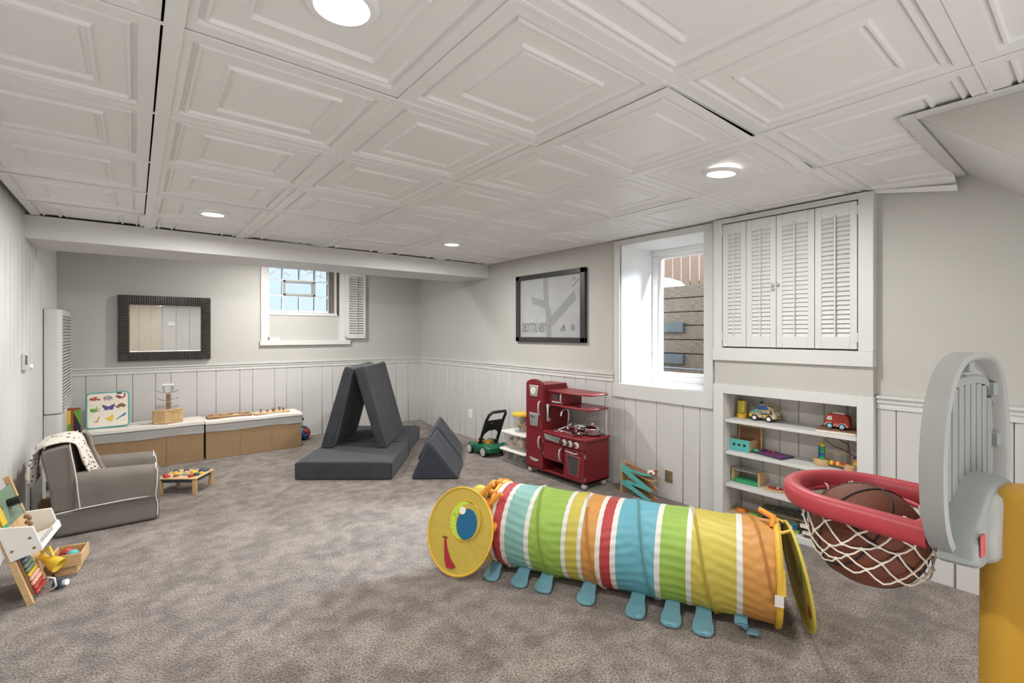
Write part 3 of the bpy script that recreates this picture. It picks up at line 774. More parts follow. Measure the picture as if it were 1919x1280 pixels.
# spring wire piping
pts = []
for k in range(5*48+20):
    th = 2*PI*k/48; s = S0+PITCH*th/(2*PI)
    if s > .985: break
    # starts at the top and comes down the near side
    a = PI/2-th
    if s > 0.0: pts.append(tp(s, a, R_+.002))
pipe_m = {}
for m in (f_red, f_teal, f_green, f_yellow, f_orange, f_blue, f_white):
    c_ = m.node_tree.nodes['Principled BSDF'].inputs['Base Color'].default_value
    pipe_m[m.name] = mat(m.name+'_piping', (c_[0]*.72, c_[1]*.66, c_[2]*.55), .55)
run = []; cur = None
for p_ in pts+[None]:
    mm = None
    if p_ is not None:
        s = (p_-A).dot(ax)/LT
        mm = next((m for s0, s1, m in bands if s0 <= s < s1), f_orange)
        if mm is f_orange2: mm = f_orange
    if mm is not cur and run:
        if p_ is not None: run.append(p_)
        if len(run) > 1: MB().tube(run, .0058, 6).build('spring_piping', pipe_m[cur.name], tn)
        run = []
    cur = mm
    if p_ is not None: run.append(p_)
# end hems
for s, r in ((.998, R_+.001), (-.012, R_)):
    MB().tube([tp(s, 2*PI*k/48, r) for k in range(48)], .012 if s > .5 else .007, 8, closed=True).build('end_hem', f_gold, tn)
b = MB(); v = []; NT = 64
for i in range(2):
    for j in range(NT): v.append(tp(.99+.018*i, 2*PI*j/NT, R_+.006))
b.add(v, [(j, (j+1) % NT, NT+(j+1) % NT, NT+j) for j in range(NT)]); b.build('end_band', f_gold, tn)
# feet
def foot(al, pe, curl=0):
    b = MB(); wd = .039; rows = []
    dirv = (pv+ax*random.uniform(-.1, .1)).normalized()
    base = A+ax*al+pv*(.118); base.z = .050
    tip = A+ax*al+pv*pe; tip.z = .012
    L_ = (tip-base); side = ax
    outline = [(0, .75), (.2, .78), (.45, .86), (.65, 1.05), (.82, 1.08), (.93, .82), (1.0, .35)]
    top, bot = [], []
    for t, w in outline:
        c = base+L_*t; c.z = max(.010, base.z*(1-t*1.15)+.010)
        if curl: c.z += curl*max(0, t-.45)
        top.append((c, w*wd))
    ringsA = []
    for c, w in top:
        ringsA.append([c-side*w+up*-.004, c-side*w+up*.004, c-side*w*.5+up*.009, c+side*w*.5+up*.009, c+side*w+up*.004, c+side*w-up*.004])
    b.ring_loft(ringsA); return b.build('foot', f_foot, tn, smooth=60)
for al, pe in ((.02, .240), (.175, .240), (.30, .236), (.515, .250), (.742, .262), (.892, .262), (1.02, .268)): foot(al, pe)
b = MB()
q0 = A+ax*1.165+pv*.12; q0.z = .06
pts = [q0, q0+pv*.05+up*-.028, q0+pv*.062+ax*.02+up*-.038, q0+pv*.060+ax*.065+up*-.043]
rg = []
for k, p_ in enumerate(pts):
    wv = (ax*.026 if k < 2 else (pv*.026))*(1 if k < 3 else .6)
    rg.append([p_-wv, p_-wv+up*.008, p_+wv+up*.008, p_+wv])
b.ring_loft(rg); b.build('foot', f_foot, tn, bevel=.004)
for al in (.10, .34, .60, .86, 1.08):
    b = MB(); q0 = A+ax*al-pv*.12; q0.z = .05; q1 = A+ax*al-pv*.24; q1.z = .01
    b.ring_loft([[p_-ax*.024, p_-ax*.024+up*.008, p_+ax*.024+up*.008, p_+ax*.024] for p_ in (q0, q1)]); b.build('foot', f_foot, tn)
# end flaps: round wired discs with printed faces
def disc_flap(c, yaw, tilt, r, mouth_dir, main, hem, face_sign):
    nrm = Vector((math.cos(yaw)*math.cos(tilt), math.sin(yaw)*math.cos(tilt), math.sin(tilt))).normalized()
    u = nrm.cross(Vector((0, 0, 1))).normalized(); v = nrm.cross(u)*-1   # u sideways, v upward
    if v.z < 0: v = -v
    c = Vector(c)
    def Q(a, b_, h=0): return c+u*a+v*b_+nrm*h
    return Q, nrm, u, v
Q, nrm, u, v = disc_flap((1.318, 2.098, .226), -2.862, .34, .215, 1, f_disc, f_gold, 1)
# on screen right of the face is -u or +u: choose e so that +1 points to the tunnel
e = 1 if (u.dot(Vector((1, 0, 0))) > 0) else -1
QQ = lambda a, b_, h=0: Q(e*a, b_, h)
RD = .212
def poly_disc(ca, cb, ra, rb, h, m, name, n_=40, par=tn, rot=0, th=.003):
    b = MB(); rr = []
    for hh in (h-th, h):
        rr.append([QQ(ca+ra*math.cos(t)*math.cos(rot)-rb*math.sin(t)*math.sin(rot), cb+ra*math.cos(t)*math.sin(rot)+rb*math.sin(t)*math.cos(rot), hh) for t in [2*PI*k/n_ for k in range(n_)]])
    b.ring_loft(rr); return b.build(name, m, par, smooth=0)
b = MB(); NT = 72; vv = [QQ(0, 0, .004)]; ff = []
NR = 8
for i in range(1, NR+1):
    for j in range(NT):
        t = 2*PI*j/NT; r = RD*i/NR
        vv.append(QQ(r*math.cos(t), r*math.sin(t), .004*(1-(i/NR)**2)+.0016*math.sin(19*t+2*math.sin(3*t))*(i/NR)**2*(1 if i < NR else 0)))
for j in range(NT): ff.append((0, 1+j, 1+(j+1) % NT))
for i in range(NR-1):
    for j in range(NT): ff.append((1+i*NT+j, 1+(i+1)*NT+j, 1+(i+1)*NT+(j+1) % NT, 1+i*NT+(j+1) % NT))
b.add(vv, ff); head = b.build('face_flap', f_disc, tn, smooth=180)
MB().tube([QQ(RD*math.cos(t), RD*math.sin(t)) for t in [2*PI*k/64 for k in range(64)]], .0065, 8, closed=True).build('flap_hem', f_gold, tn)
MB().tube([QQ(.030+.098*math.cos(t), .055+.098*math.sin(t), .006) for t in [2*PI*k/48 for k in range(48)]], .0035, 6, closed=True).build('eye_seam', f_gold, tn)
poly_disc(.020, .055, .088, .092, .009, mat('cloth_lime_eye', (.48, .62, .06), .6, noise=.25, nscale=60), 'eye_white')
poly_disc(.055, .055, .080, .088, .0115, f_disc, 'eye_lid')
poly_disc(.050, .042, .066, .074, .014, mat('cloth_eye_blue', (.006, .115, .24), .6), 'iris')
poly_disc(.008, .100, .020, .019, .017, mat('cloth_eye_spark', (.85, .80, .68), .6), 'eye_highlight')
mouth = [(-.080, -.050), (-.073, -.050), (-.048, -.100), (-.012, -.142), (.030, -.168), (.004, -.184), (-.028, -.184), (-.048, -.150), (-.066, -.100)]
b = MB(); b.ring_loft([[QQ(a, c_, h) for a, c_ in mouth] for h in (.003, .009)]); b.build('mouth', mat('cloth_mouth_red', (.35, .015, .03), .6), tn, smooth=0)
MB().tube([QQ(a, c_, .006) for a, c_ in ((-.094, -.056), (-.082, -.047), (-.070, -.046), (-.058, -.052))], .0022, 6).build('mouth_corner', mat('cloth_brown', (.12, .05, .02), .7), tn)
# gathered orange cloth and antennae between head and tunnel
b = MB(); g = []
topA = tp(-.02, PI*.62, R_*.95); topB = QQ(.13, .16, 0)
for k in range(5):
    t0 = .33+.13*k
    p0 = tp(-.01, PI*t0, R_*.96); p1 = tp(-.05, PI*(t0+.03), R_*.98); p2 = QQ(.02+.045*k, .19-.035*k, -.012)
    b.tube([p0, p1, p2], [.022, .018, .014], 8)
b.build('gathered_cloth', f_orange2, tn, smooth=60)
b = MB(); b.tube([QQ(.075, .185, -.02), QQ(.105, .235, -.03), QQ(.135, .262, -.035)], [.012, .014, .012], 8); b.tube([QQ(.135, .15, -.02), QQ(.17, .20, -.03), QQ(.195, .225, -.035)], [.012, .015, .012], 8)
b.build('antenna', f_orange2, tn, smooth=60)
b = MB(); b.sphere(QQ(.045, .205, -.05), .045, 16, 10, sc=(1, 1, .8)); b.build('head_puff', f_lemon, tn, smooth=180)
b = MB(); q = tp(-.03, PI*1.20, R_*.9); b.tube([tp(-.02, PI*1.02, R_*.95), q, tp(-.03, PI*1.36, R_*.96)], [.02, .028, .016], 8); b.build('gathered_cloth', f_orange2, tn, smooth=60)
# tail end flap
Q, nrm, u, v = disc_flap((2.207, .826, .222), -.98, .16, .215, 1, f_lemon, f_gold, -1)
e = 1 if (u.dot(Vector((1, 0, 0))) > 0) else -1
QQ = lambda a, b_, h=0: Q(e*a, b_, h)
poly_disc(0, 0, .210, .210, .002, f_lemon, 'end_flap', 64)
MB().tube([QQ(.212*math.cos(t), .212*math.sin(t)) for t in [2*PI*k/64 for k in range(64)]], .006, 8, closed=True).build('flap_hem', f_lemon, tn)
for hh in (-.004, .0055):
    b = MB(); b.ring_loft([[QQ(a, c_, h) for a, c_ in [(-.145, -.045), (-.135, -.075), (-.115, -.098), (-.15, -.105), (-.165, -.075)]] for h in (hh-.002, hh)]); b.build('mouth', MATS['cloth_mouth_red'], tn, smooth=0)
    b = MB(); b.ring_loft([[QQ(a, c_, h) for a, c_ in [(-.12, .10), (-.10, .05), (-.08, .0), (-.085, -.03), (-.098, .02), (-.115, .06)]] for h in (hh-.002, hh)]); b.build('printed_eye', mat('print_green', (.05, .22, .10), .7), tn, smooth=0)
b = MB(); b.tube([tp(.985, PI*.42, R_), tp(.99, PI*.46, R_+.03), tp(.95, PI*.50, R_+.045)], [.011, .015, .012], 8); b.build('tail_toggle', f_orange2, tn, smooth=60)
b = MB(); p0 = tp(1.003, PI*.14, R_+.008); p1 = tp(1.005, PI*.0, R_+.010)
b.ring_loft([[p_-ax*.018, p_-ax*.018+pv*.003, p_+ax*.012+pv*.003, p_+ax*.012] for p_ in (p0, p1)]); b.build('cloth_tab', f_gold, tn)
p0 = tp(.995, PI*.0, R_+.012); b = MB(); b.ring_loft([[p_-ax*.016, p_-ax*.016+pv*.002, p_+ax*.016+pv*.002, p_+ax*.016] for p_ in (p0, p0-up*.045)]); b.build('care_label', white_toy, tn)
b = MB(); b.tube([tp(1.0, PI*.36, R_+.004), QQ(-.05, .205, 0)], .007, 6); b.tube([tp(1.0, PI*.60, R_+.004), QQ(.06, .195, 0)], .007, 6); b.build('strap', f_gold, tn)

# ================================================================ BASKETBALL HOOP
def rf(r, f, z): return Vector((r*.7826+f*.6226, -r*.6226+f*.7826, z))
bd = Vector((.992, -.086, 0)).normalized(); bn_ = Vector((.086, .992, 0)).normalized()      # board direction, outward normal
FLc = rf(.800, .9386, 0); Wb = .490
cB = FLc+bd*(Wb/2)
def hb(s, t, z): return cB+bd*s+bn_*t+up*z           # t>0 towards the ball, t<0 towards the pole
hoop = thing('basketball_hoop', 'toddler basketball hoop with grey backboard and red rim on yellow pole', 'basketball hoop', (cB.x, cB.y, 0))
zb0, zb1 = .775, 1.207
hw = Wb/2
def bshape(k=1.0, inset=0, n_=64):
    out = []
    cz = (zb0+zb1)/2; hh = (zb1-zb0)/2-inset; ww = hw-inset
    for i in range(n_):
        a = 2*PI*i/n_; p_ = 2.9
        ca, sa = math.cos(a), math.sin(a)
        x = ww*(abs(ca)**(2/p_))*(1 if ca >= 0 else -1); z = hh*(abs(sa)**(2/p_))*(1 if sa >= 0 else -1)
        out.append((x*(1-.10*max(0, z/hh)), cz+z))
    return out
# shell: front plate, side skirt and rear lip
b = MB(); DB = .044
o0 = bshape(); o1 = bshape(inset=.006); i1 = bshape(inset=.020)
rings = [[hb(x, .0, z) for x, z in bshape(inset=.010)], [hb(x, -.004, z) for x, z in o0], [hb(x, -DB+.004, z) for x, z in o0], [hb(x, -DB, z) for x, z in o1], [hb(x, -DB, z) for x, z in bshape(inset=.010)], [hb(x, -DB+.006, z) for x, z in bshape(inset=.016)], [hb(x, -.016, z) for x, z in i1]]
b.ring_loft(rings)
board = b.build('backboard', grey_plastic, hoop, smooth=50)
sl_x = [-.205+.0435*k for k in range(10)]
def top_at(x): return 1.172-.9*(abs(x)/hw)**3*.07-.10*max(0, (abs(x)-.15)/.09)*.5
for k in range(9):
    xa, xb_ = sl_x[k]+.0055, sl_x[k+1]-.0055
    zt_ = min(top_at(xa), top_at(xb_))-.035; zl = .90
    b = MB(); b.prism(rrect(xa, xb_, zl, zt_, .004, 3), .0, .006, 'y')
    b.v = [hb(p_.x, -.0165-p_.y, p_.z) for p_ in b.v]; b.build('rib', grey_back, board, bevel=.0015)
b = MB(); pts_ = [(x, top_at(x)-.036) for x in [-.20+.40*k/16 for k in range(17)]]
b.ring_loft([[hb(x, -.0165, z), hb(x, -.0225, z), hb(x, -.0225, z+.016), hb(x, -.0165, z+.02)] for x, z in pts_]); b.build('top_band', grey_back, board)
for s, z in ((-.02, 1.180), (.175, 1.115), (.205, .99), (.20, .88)):
    b = MB(); b.prism(rrect(s-.016, s+.016, z-.016, z+.016, .006, 3), .0, .016, 'y'); b.v = [hb(p_.x, -.0165-p_.y, p_.z) for p_ in b.v]; b.build('clip_block', grey_back, board, bevel=.003)
# bracket behind the board (saddle round the pole head)
sec = [(-.192, .800), (-.188, .838), (-.160, .872), (-.120, .898), (-.085, .925), (-.045, .938), (.045, .938), (.085, .925), (.120, .898), (.160, .872), (.188, .838), (.192, .800), (.165, .786), (-.165, .786)]
b = MB(); rr = []
for t, k in ((-.017, 1.0), (-.046, .985), (-.064, .97), (-.072, .94), (-.075, .90)):
    rr.append([hb(x*k, t, .85+(z-.85)*k) for x, z in sec])
b.ring_loft(rr); brk = b.build('bracket', grey_back, hoop, smooth=50)
b = MB(); rr = []
for t, k in ((-.060, 1.0), (-.076, .97), (-.086, .90), (-.090, .80)):
    rr.append([hb(x*k, t, .85+(z-.85)*k) for x, z in [(-.128, .80), (-.125, .86), (-.105, .895), (-.080, .920), (.080, .920), (.105, .895), (.125, .86), (.128, .80), (.110, .786), (-.110, .786)]])
b.ring_loft(rr); b.build('saddle', grey_plastic, brk, smooth=50)
mat('button_red', (.42, .07, .07), .5)
for sx in (-1, 1):
    b = MB(); b.prism(rrect(sx*.158-.015, sx*.158+.013, .815, .858, .005, 3), 0, .004, 'y'); b.v = [hb(p_.x, -.0745-p_.y, p_.z) for p_ in b.v]
    b.build('red_button', MATS['button_red'], brk, bevel=.002)
# pole
b = MB(); rr = []
def pole_ring(z, kx=1.0, t0=-.045, t1=-.215, tw=.082):
    pts = rrect(-tw*kx, tw*kx, t1, t0, .05*min(1, kx), 6)
    return [hb(x, y, z) for x, y in pts]
for z, k, ta, tb_ in ((.02, 1.0, -.045, -.23), (.60, 1.0, -.045, -.225), (.84, .99, -.047, -.22), (.885, .95, -.052, -.21), (.910, .86, -.06, -.19), (.925, .68, -.075, -.165), (.930, .45, -.09, -.14)):
    rr.append(pole_ring(z, k, ta, tb_))
b.ring_loft(rr); b.build('pole', yellow_plastic, hoop, smooth=60)
b = MB(); b.prism(rrect(-.26, .26, -.46, .10, .08, 6), 0.004, .09, 'z'); b.v = [hb(p_.x, p_.y, p_.z) for p_ in b.v]; b.build('base', mat('base_blue', (.03, .10, .35), .5), hoop, bevel=.02)
# rim: flattened ring with two arms
RC_s, RC_t, RR = -.013, .178, .152
prof = [(-.020, -.022), (-.022, -.010), (-.020, .010), (-.012, .020), (.004, .024), (.016, .020), (.022, .010), (.022, -.012), (.016, -.024), (-.006, -.028)]
zr = .832
path = []
for k in range(0, 37):
    a = PI*k/36; path.append((RC_s+RR*math.cos(a), RC_t+RR*math.sin(a), math.cos(a), math.sin(a)))
path = [(RC_s+RR+.004, .002, 1, 0), (RC_s+RR+.002, RC_t*.5, 1, 0)]+path+[(RC_s-RR-.002, RC_t*.5, -1, 0), (RC_s-RR-.004, .002, -1, 0)]
b = MB(); b.ring_loft([[hb(x+ox*pr_[0], y+oy*pr_[0], zr+pr_[1]) for pr_ in prof] for x, y, ox, oy in path])
rim = b.build('rim', red_plastic, hoop, smooth=60)
b = MB(); b.tube([hb(RC_s+(RR-.024)*math.cos(a), RC_t+(RR-.024)*math.sin(a), zr-.018) for a in [2*PI*k/60 for k in range(60)]], .0065, 8, closed=True); b.build('net_ring', red_plastic, rim, smooth=180)
b = MB(); b.box(-RR, RR, 0, .03, -.025, .02); b.v = [hb(RC_s+p_.x, p_.y, zr+p_.z) for p_ in b.v]; b.build('rim_plate', red_plastic, rim, bevel=.006)
# ball resting in the net
bc = hb(RC_s-.003, RC_t-.012, .742); RBall = .1215
ball = thing('basketball', 'brown basketball with dark seams caught in the hoop net', 'ball', (bc.x, bc.y, bc.z-RBall))
MB().sphere(bc, RBall, 48, 32).build('leather', ball_mat, ball, smooth=180)
seam_m = mat('ball_seam', (.012, .010, .010), .6)
Mb = Matrix.Rotation(.5, 3, 'X') @ Matrix.Rotation(.35, 3, 'Y') @ Matrix.Rotation(.9, 3, 'Z')
def seam(fn, n_=72):
    MB().tube([bc+Mb @ (fn(2*PI*k/n_)).normalized()*(RBall+.0002) for k in range(n_)], .0026, 6, closed=True).build('seam', seam_m, ball)
seam(lambda a: Vector((math.cos(a), math.sin(a), 0))); seam(lambda a: Vector((0, math.cos(a), math.sin(a))))
seam(lambda a: Vector((math.cos(a), .62+.18*math.cos(2*a), math.sin(a)))); seam(lambda a: Vector((math.cos(a), -.62-.18*math.cos(2*a), math.sin(a))))
b = MB()
for k in range(6):
    a0 = .55+.0
    b.tube([bc+(Vector((-.80+.0*k, -.10+.035*k+.1*q, .52-.09*k+.0*q))).normalized()*(RBall+.0003) for q in range(4)], .0012, 5)
b.build('printed_lines', mat('ball_print', (.10, .035, .018), .6), ball)
# net
net = MB(); levels = [(RR-.024, zr-.022), (RR-.018, .790), (.136, .756), (.1295, .728), (.120, .702), (.108, .681), (.103, .664)]
NN = 12
def npt(L_, i, off):
    r, z = levels[L_]; a = 2*PI*(i+off)/NN
    z += .010*math.sin(a*3+L_)-.012*(L_ > 2)*math.cos(a-.4)
    r = max(r, math.sqrt(max(0, (RBall+.004)**2-(z-bc.z)**2))+.003) if z < bc.z+.1 and L_ > 1 else r
    return hb(RC_s+r*math.cos(a), RC_t-.004*L_+r*math.sin(a), z)
for L_ in range(len(levels)-1):
    for i in range(NN):
        o = .5*(L_ % 2); o2 = .5*((L_+1) % 2)
        p_ = npt(L_, i, o)
        for q_ in ((i if o == 0 else i+1), (i-1 if o == 0 else i)):
            r_ = npt(L_+1, q_ % NN, o2)
            mid = (p_+r_)/2+Vector((0, 0, -.003)); dv = mid-bc
            if dv.length < RBall+.004 : mid = bc+dv.normalized()*(RBall+.004)
            net.tube([p_, mid, r_], .0021, 5)
        if L_ > 0: net.sphere(p_, .0042, 8, 6)
for i in range(NN): 
    p_ = npt(0, i, 0)+up*.004; a = 2*PI*i/NN; rd_ = bd*math.cos(a)+bn_*math.sin(a); net.tube([p_+(rd_*math.cos(q)+up*math.sin(q))*.0105 for q in [2*PI*k/10 for k in range(10)]], .0022, 5, closed=True); net.tube([p_+bd*.012*abs(math.sin(a))+bn_*.012*abs(math.cos(a))+(rd_*math.cos(q)+up*math.sin(q))*.0105 for q in [2*PI*k/10 for k in range(10)]], .0022, 5, closed=True)
net.build('net', net_mat, hoop, smooth=60)

# ================================================================ PLAY KITCHEN
KX = 2.765; KB = 3.055; K0, K1, K2 = 3.275, 3.045, 2.560          # front, back; fridge left, fridge right, right end
kit = thing('play_kitchen', 'dark red wooden play kitchen with silver handles against right wall', 'play kitchen', (2.9, 2.92, 0))
def kb(name, x0, x1, y0, y1, z0, z1, m=red_paint, bev=.003, par=kit, label=None):
    return MB().box(x0, x1, min(y0, y1), max(y0, y1), z0, z1).build(name, m, par, bevel=bev, label=label)
# fridge body with arched front panel
kb('fridge_body', KX+.012, KB, K0, K1, .055, .795)
arch = [(K0, .05), (K1, .05), (K1, .795)]+[((K0+K1)/2-(K0-K1)/2*math.cos(a), .795+.048*math.sin(a)) for a in [PI*k/14 for k in range(1, 14)]]+[(K0, .795)]
b = MB(); b.prism(arch, KX+.010, KX+.018, 'x'); b.build('front_panel', red_paint, kit, bevel=.003)
b = MB(); b.prism([(y, z) for y, z in [(K0-.004, .402), (K1+.004, .402), (K1+.004, .795)]+[((K0+K1)/2-(K0-K1-.008)/2*math.cos(a), .795+.044*math.sin(a)) for a in [PI*k/14 for k in range(1, 14)]]+[(K0-.004, .795)]], KX, KX+.010, 'x')
fd = b.build('fridge_door', red_paint, kit, bevel=.003)
fz = kb('freezer_door', KX, KX+.010, K0-.004, K1+.004, .075, .396)
def handle(par, y, z0, z1, out=.022, horiz=None, r=.0075, x=None):
    x = KX if x is None else x
    b = MB()
    if horiz is None: pts = [(x, y, z0), (x-out*.8, y, z0+(z1-z0)*.12), (x-out, y, (z0+z1)/2), (x-out*.8, y, z1-(z1-z0)*.12), (x, y, z1)]
    else: pts = [(x, y, z0), (x-out, y+(horiz-y)*.1, z0), (x-out, y+(horiz-y)*.9, z1), (x, horiz, z1)]
    b.tube(pts, [r*.7, r, r*1.15, r, r*.7] if horiz is None else r, 10)
    return b.build('handle', silver_plastic, par, smooth=70)
handle(fd, K1+.038, .535, .655); handle(fz, K1+.038, .245, .350)
yc = (K0+K1)/2
def trapez(y0, y1, z0, z1, narrow, flip=1): return [(y0, z1), (y1, z1), (y1+narrow, z0), (y0-narrow, z0)]
def badge(name, y0, y1, z0, z1, nar, inner, par):
    b = MB(); b.prism(trapez(y0, y1, z0, z1, nar), KX-.006, KX, 'x'); o = b.build(name, silver_plastic, par, bevel=.003)
    b = MB(); b.prism(trapez(y0-.010, y1+.010, z0+.010, z1-.010, nar*.9), KX-.0085, KX-.005, 'x'); b.build('inset', inner, o, bevel=.001)
    return o
sage_print = mat('clock_print', (.33, .38, .30), .5, noise=.2, nscale=40)
ck = badge('clock', yc+.062, yc-.058, .690, .790, -.016*-1, sage_print, fd)
b = MB(); b.lathe([(.030, 0), (.030, .003), (.027, .004)], (KX-.008, yc+.004, .740), (-1, 0, 0), 24); b.build('clock_face', white_toy, ck)
b = MB(); b.box(KX-.0135, KX-.012, yc+.003, yc+.006, .740, .760); b.box(KX-.0135, KX-.012, yc-.008, yc+.005, .738, .741); b.build('clock_hands', black_plastic, ck)
dp = badge('ice_dispenser', yc+.062, yc-.058, .432, .545, .014, mat('dispenser_grey', (.24, .28, .28), .5), fd)
for dy in (.022, -.012):
    b = MB(); b.box(KX-.014, KX-.008, yc+dy-.010, yc+dy+.010, .505, .525); b.box(KX-.011, KX-.008, yc+dy-.004, yc+dy+.004, .452, .505); b.build('lever', chrome, dp, bevel=.002)
b = MB(); b.prism([(yc+.066, .150), (yc-.066, .142), (yc-.03, .120), (yc+.03, .124)], KX-.005, KX, 'x'); b.build('kick_badge', silver_plastic, fz, bevel=.002)
# telephone on the fridge side
ph = thing('toy_telephone', 'silver toy telephone receiver hooked on the side of the red play fridge', 'toy telephone', (KX+.06, K1-.02, .56))
b = MB(); b.tube([(KX+.045, K1-.012, .500), (KX+.028, K1-.030, .515), (KX+.022, K1-.036, .560), (KX+.028, K1-.030, .605), (KX+.045, K1-.012, .620)], [.014, .010, .009, .010, .014], 12); b.build('receiver', silver_plastic, ph, smooth=70)
for z in (.500, .620): MB().lathe([(.016, 0), (.018, .010), (.014, .016)], (KX+.048, K1-.020, z), (0, 1, 0), 16).build('ear_cup', white_toy, ph)
kb('cradle', KX+.04, KX+.075, K1-.014, K1-.006, .49, .63, black_plastic, .003, ph)
# lower cabinet shell
CT = .412
kb('side_panel', KX+.012, KB, K2, K2+.012, .055, CT-.016)
kb('back_panel', KB-.008, KB, K1, K2, .055, CT)
kb('bottom_panel', KX+.012, KB, K1, K2, .055, .070)
kb('divider', KX+.012, KB, 2.792, 2.804, .07, CT-.016)
kb('shelf_board', KX+.014, KB, K1, 2.80, .165, .176)
# counter top with bowed front
b = MB(); cf = [(KX-.004, K1)]+[(KX-.004-.030*math.sin(PI*k/16), K1+(K2-.02-K1)*k/16) for k in range(1, 16)]+[(KX+.002, K2-.022), (KX+.02, K2-.030), (KB, K2-.022), (KB, K1)]
b.prism(cf, CT-.016, CT, 'z'); b.build('counter_top', red_top, kit, bevel=.003)
kb('control_panel', KX-.002, KX+.014, K1, K2, .318, CT-.016)
b = MB(); b.prism([(K1-.018, .386), (2.830, .380), (2.850, .334), (K1-.040, .342)], KX-.008, KX-.002, 'x'); o = b.build('name_plate', silver_plastic, kit, bevel=.002)
b = MB(); b.prism([(K1-.026, .379), (2.838, .374), (2.855, .341), (K1-.045, .349)], KX-.0105, KX-.006, 'x'); b.build('inset', MATS['dispenser_grey'], o)
for y in (2.782, 2.716, 2.645):
    b = MB(); b.lathe([(.026, 0), (.026, .006), (.022, .008)], (KX-.002, y, .352), (-1, 0, 0), 22); kn = b.build('dial', white_toy, kit)
    b = MB(); b.lathe([(.015, 0), (.015, .014), (.012, .017)], (KX-.008, y, .352), (-1, 0, 0), 16); b.build('knob', chrome, kn)
    kb('pointer', KX-.030, KX-.022, y-.003, y+.003, .338, .367, black_plastic, .001, kn)
d1 = kb('cupboard_door', KX, KX+.010, K1-.005, 2.806, .172, .312); handle(d1, 2.826, .190, .290)
od = kb('oven_door', KX, KX+.010, 2.796, K2+.004, .062, .312)
oven_glass = mat('oven_glass', (.05, .05, .055), .15, spec=.8, coat=.5)
b = MB(); b.prism([(2.762, .268), (2.608, .262), (2.632, .098), (2.735, .106)], KX-.004, KX, 'x'); o = b.build('oven_window_frame', mat('pink_frame', (.42, .10, .10), .4), od, bevel=.002)
b = MB(); b.prism([(2.752, .258), (2.618, .253), (2.640, .108), (2.728, .115)], KX-.006, KX-.003, 'x'); b.build('oven_window', oven_glass, o)
handle(od, 2.762, .289, .283, .018, 2.640, .006)
for z in (.08, .26): 
    MB().cyl((KX+.005, K2+.002, z), (KX+.005, K2+.002, z+.03), .005, 8).build('hinge', steel, od)
    MB().cyl((KX+.002, K1-.004, .1+z*.6+.05), (KX+.002, K1-.004, .13+z*.6+.05), .004, 8).build('hinge', steel, d1)
# upper part: microwave box, shelves, post
kb('riser_panel', KX+.06, KB, K1-.001, K1-.010, CT, .775)
def bow(z, th, name, y1=K2-.015):
    b = MB(); pf = [(KX+.045, K1-.002)]+[(KX+.045-.020*math.sin(PI*k/12)+.0*k, K1+(y1+.03-K1)*k/12) for k in range(1, 12)]+[(KX+.060, y1+.012), (KX+.09, y1), (KB-.02, y1+.004), (KB, y1+.04), (KB, K1-.002)]
    b.prism(pf, z-th, z, 'z'); return b.build(name, red_top, kit, bevel=.004)
bow(.757, .014, 'upper_shelf'); bow(.642, .014, 'middle_shelf')
kb('fridge_top', KX+.02, KB, K0, K1, .795, .800, red_top)
kb('microwave_body', KX+.062, KB-.03, K1-.005, 2.835, .643, .743)
mw = kb('microwave_door', KX+.054, KX+.062, K1-.040, 2.845, .648, .740)
b = MB(); b.prism([(2.975, .727), (2.905, .725), (2.910, .675), (2.968, .678)], KX+.051, KX+.055, 'x'); b.build('window', oven_glass, mw, bevel=.001)
b = MB(); b.box(KX+.046, KX+.054, 2.890, 2.985, .652, .666); b.build('handle_bar', silver_plastic, mw, bevel=.003)
handle(mw, 2.868, .650, .742, .016, None, .0065, KX+.054)
MB().cyl((KB-.02, K2+.012, CT), (KB-.02, K2+.012, .744), .0115, 16).build('post', silver_plastic, kit)
# sink and tap
b = MB(); b.lathe([(.062, .004), (.066, .006), (.068, .002), (.060, -.002), (.050, -.022), (.010, -.026)], (KX+.115, 2.955, CT), (0, 0, 1), 28, cap=False); b.build('sink', chrome, kit)
b = MB(); b.tube([(KX+.20, 2.945, CT), (KX+.20, 2.93, CT+.13), (KX+.19, 2.935, CT+.165), (KX+.165, 2.94, CT+.182), (KX+.135, 2.95, CT+.168), (KX+.123, 2.953, CT+.120)], .0095, 10); b.lathe([(.018, 0), (.014, .02), (.009, .03)], (KX+.20, 2.945, CT)); b.build('tap', chrome, kit, smooth=70)
for x_, y_ in ((KX+.035, K0-.03), (KX+.035, K2+.035), (KB-.035, K2+.035), (KB-.035, K0-.03)):
    b = MB(); b.sphere((x_, y_, .028), .027, 14, 10); b.cyl((x_, y_, .045), (x_, y_, .058), .014, 12); b.build('caster', silver_plastic, kit, smooth=70)
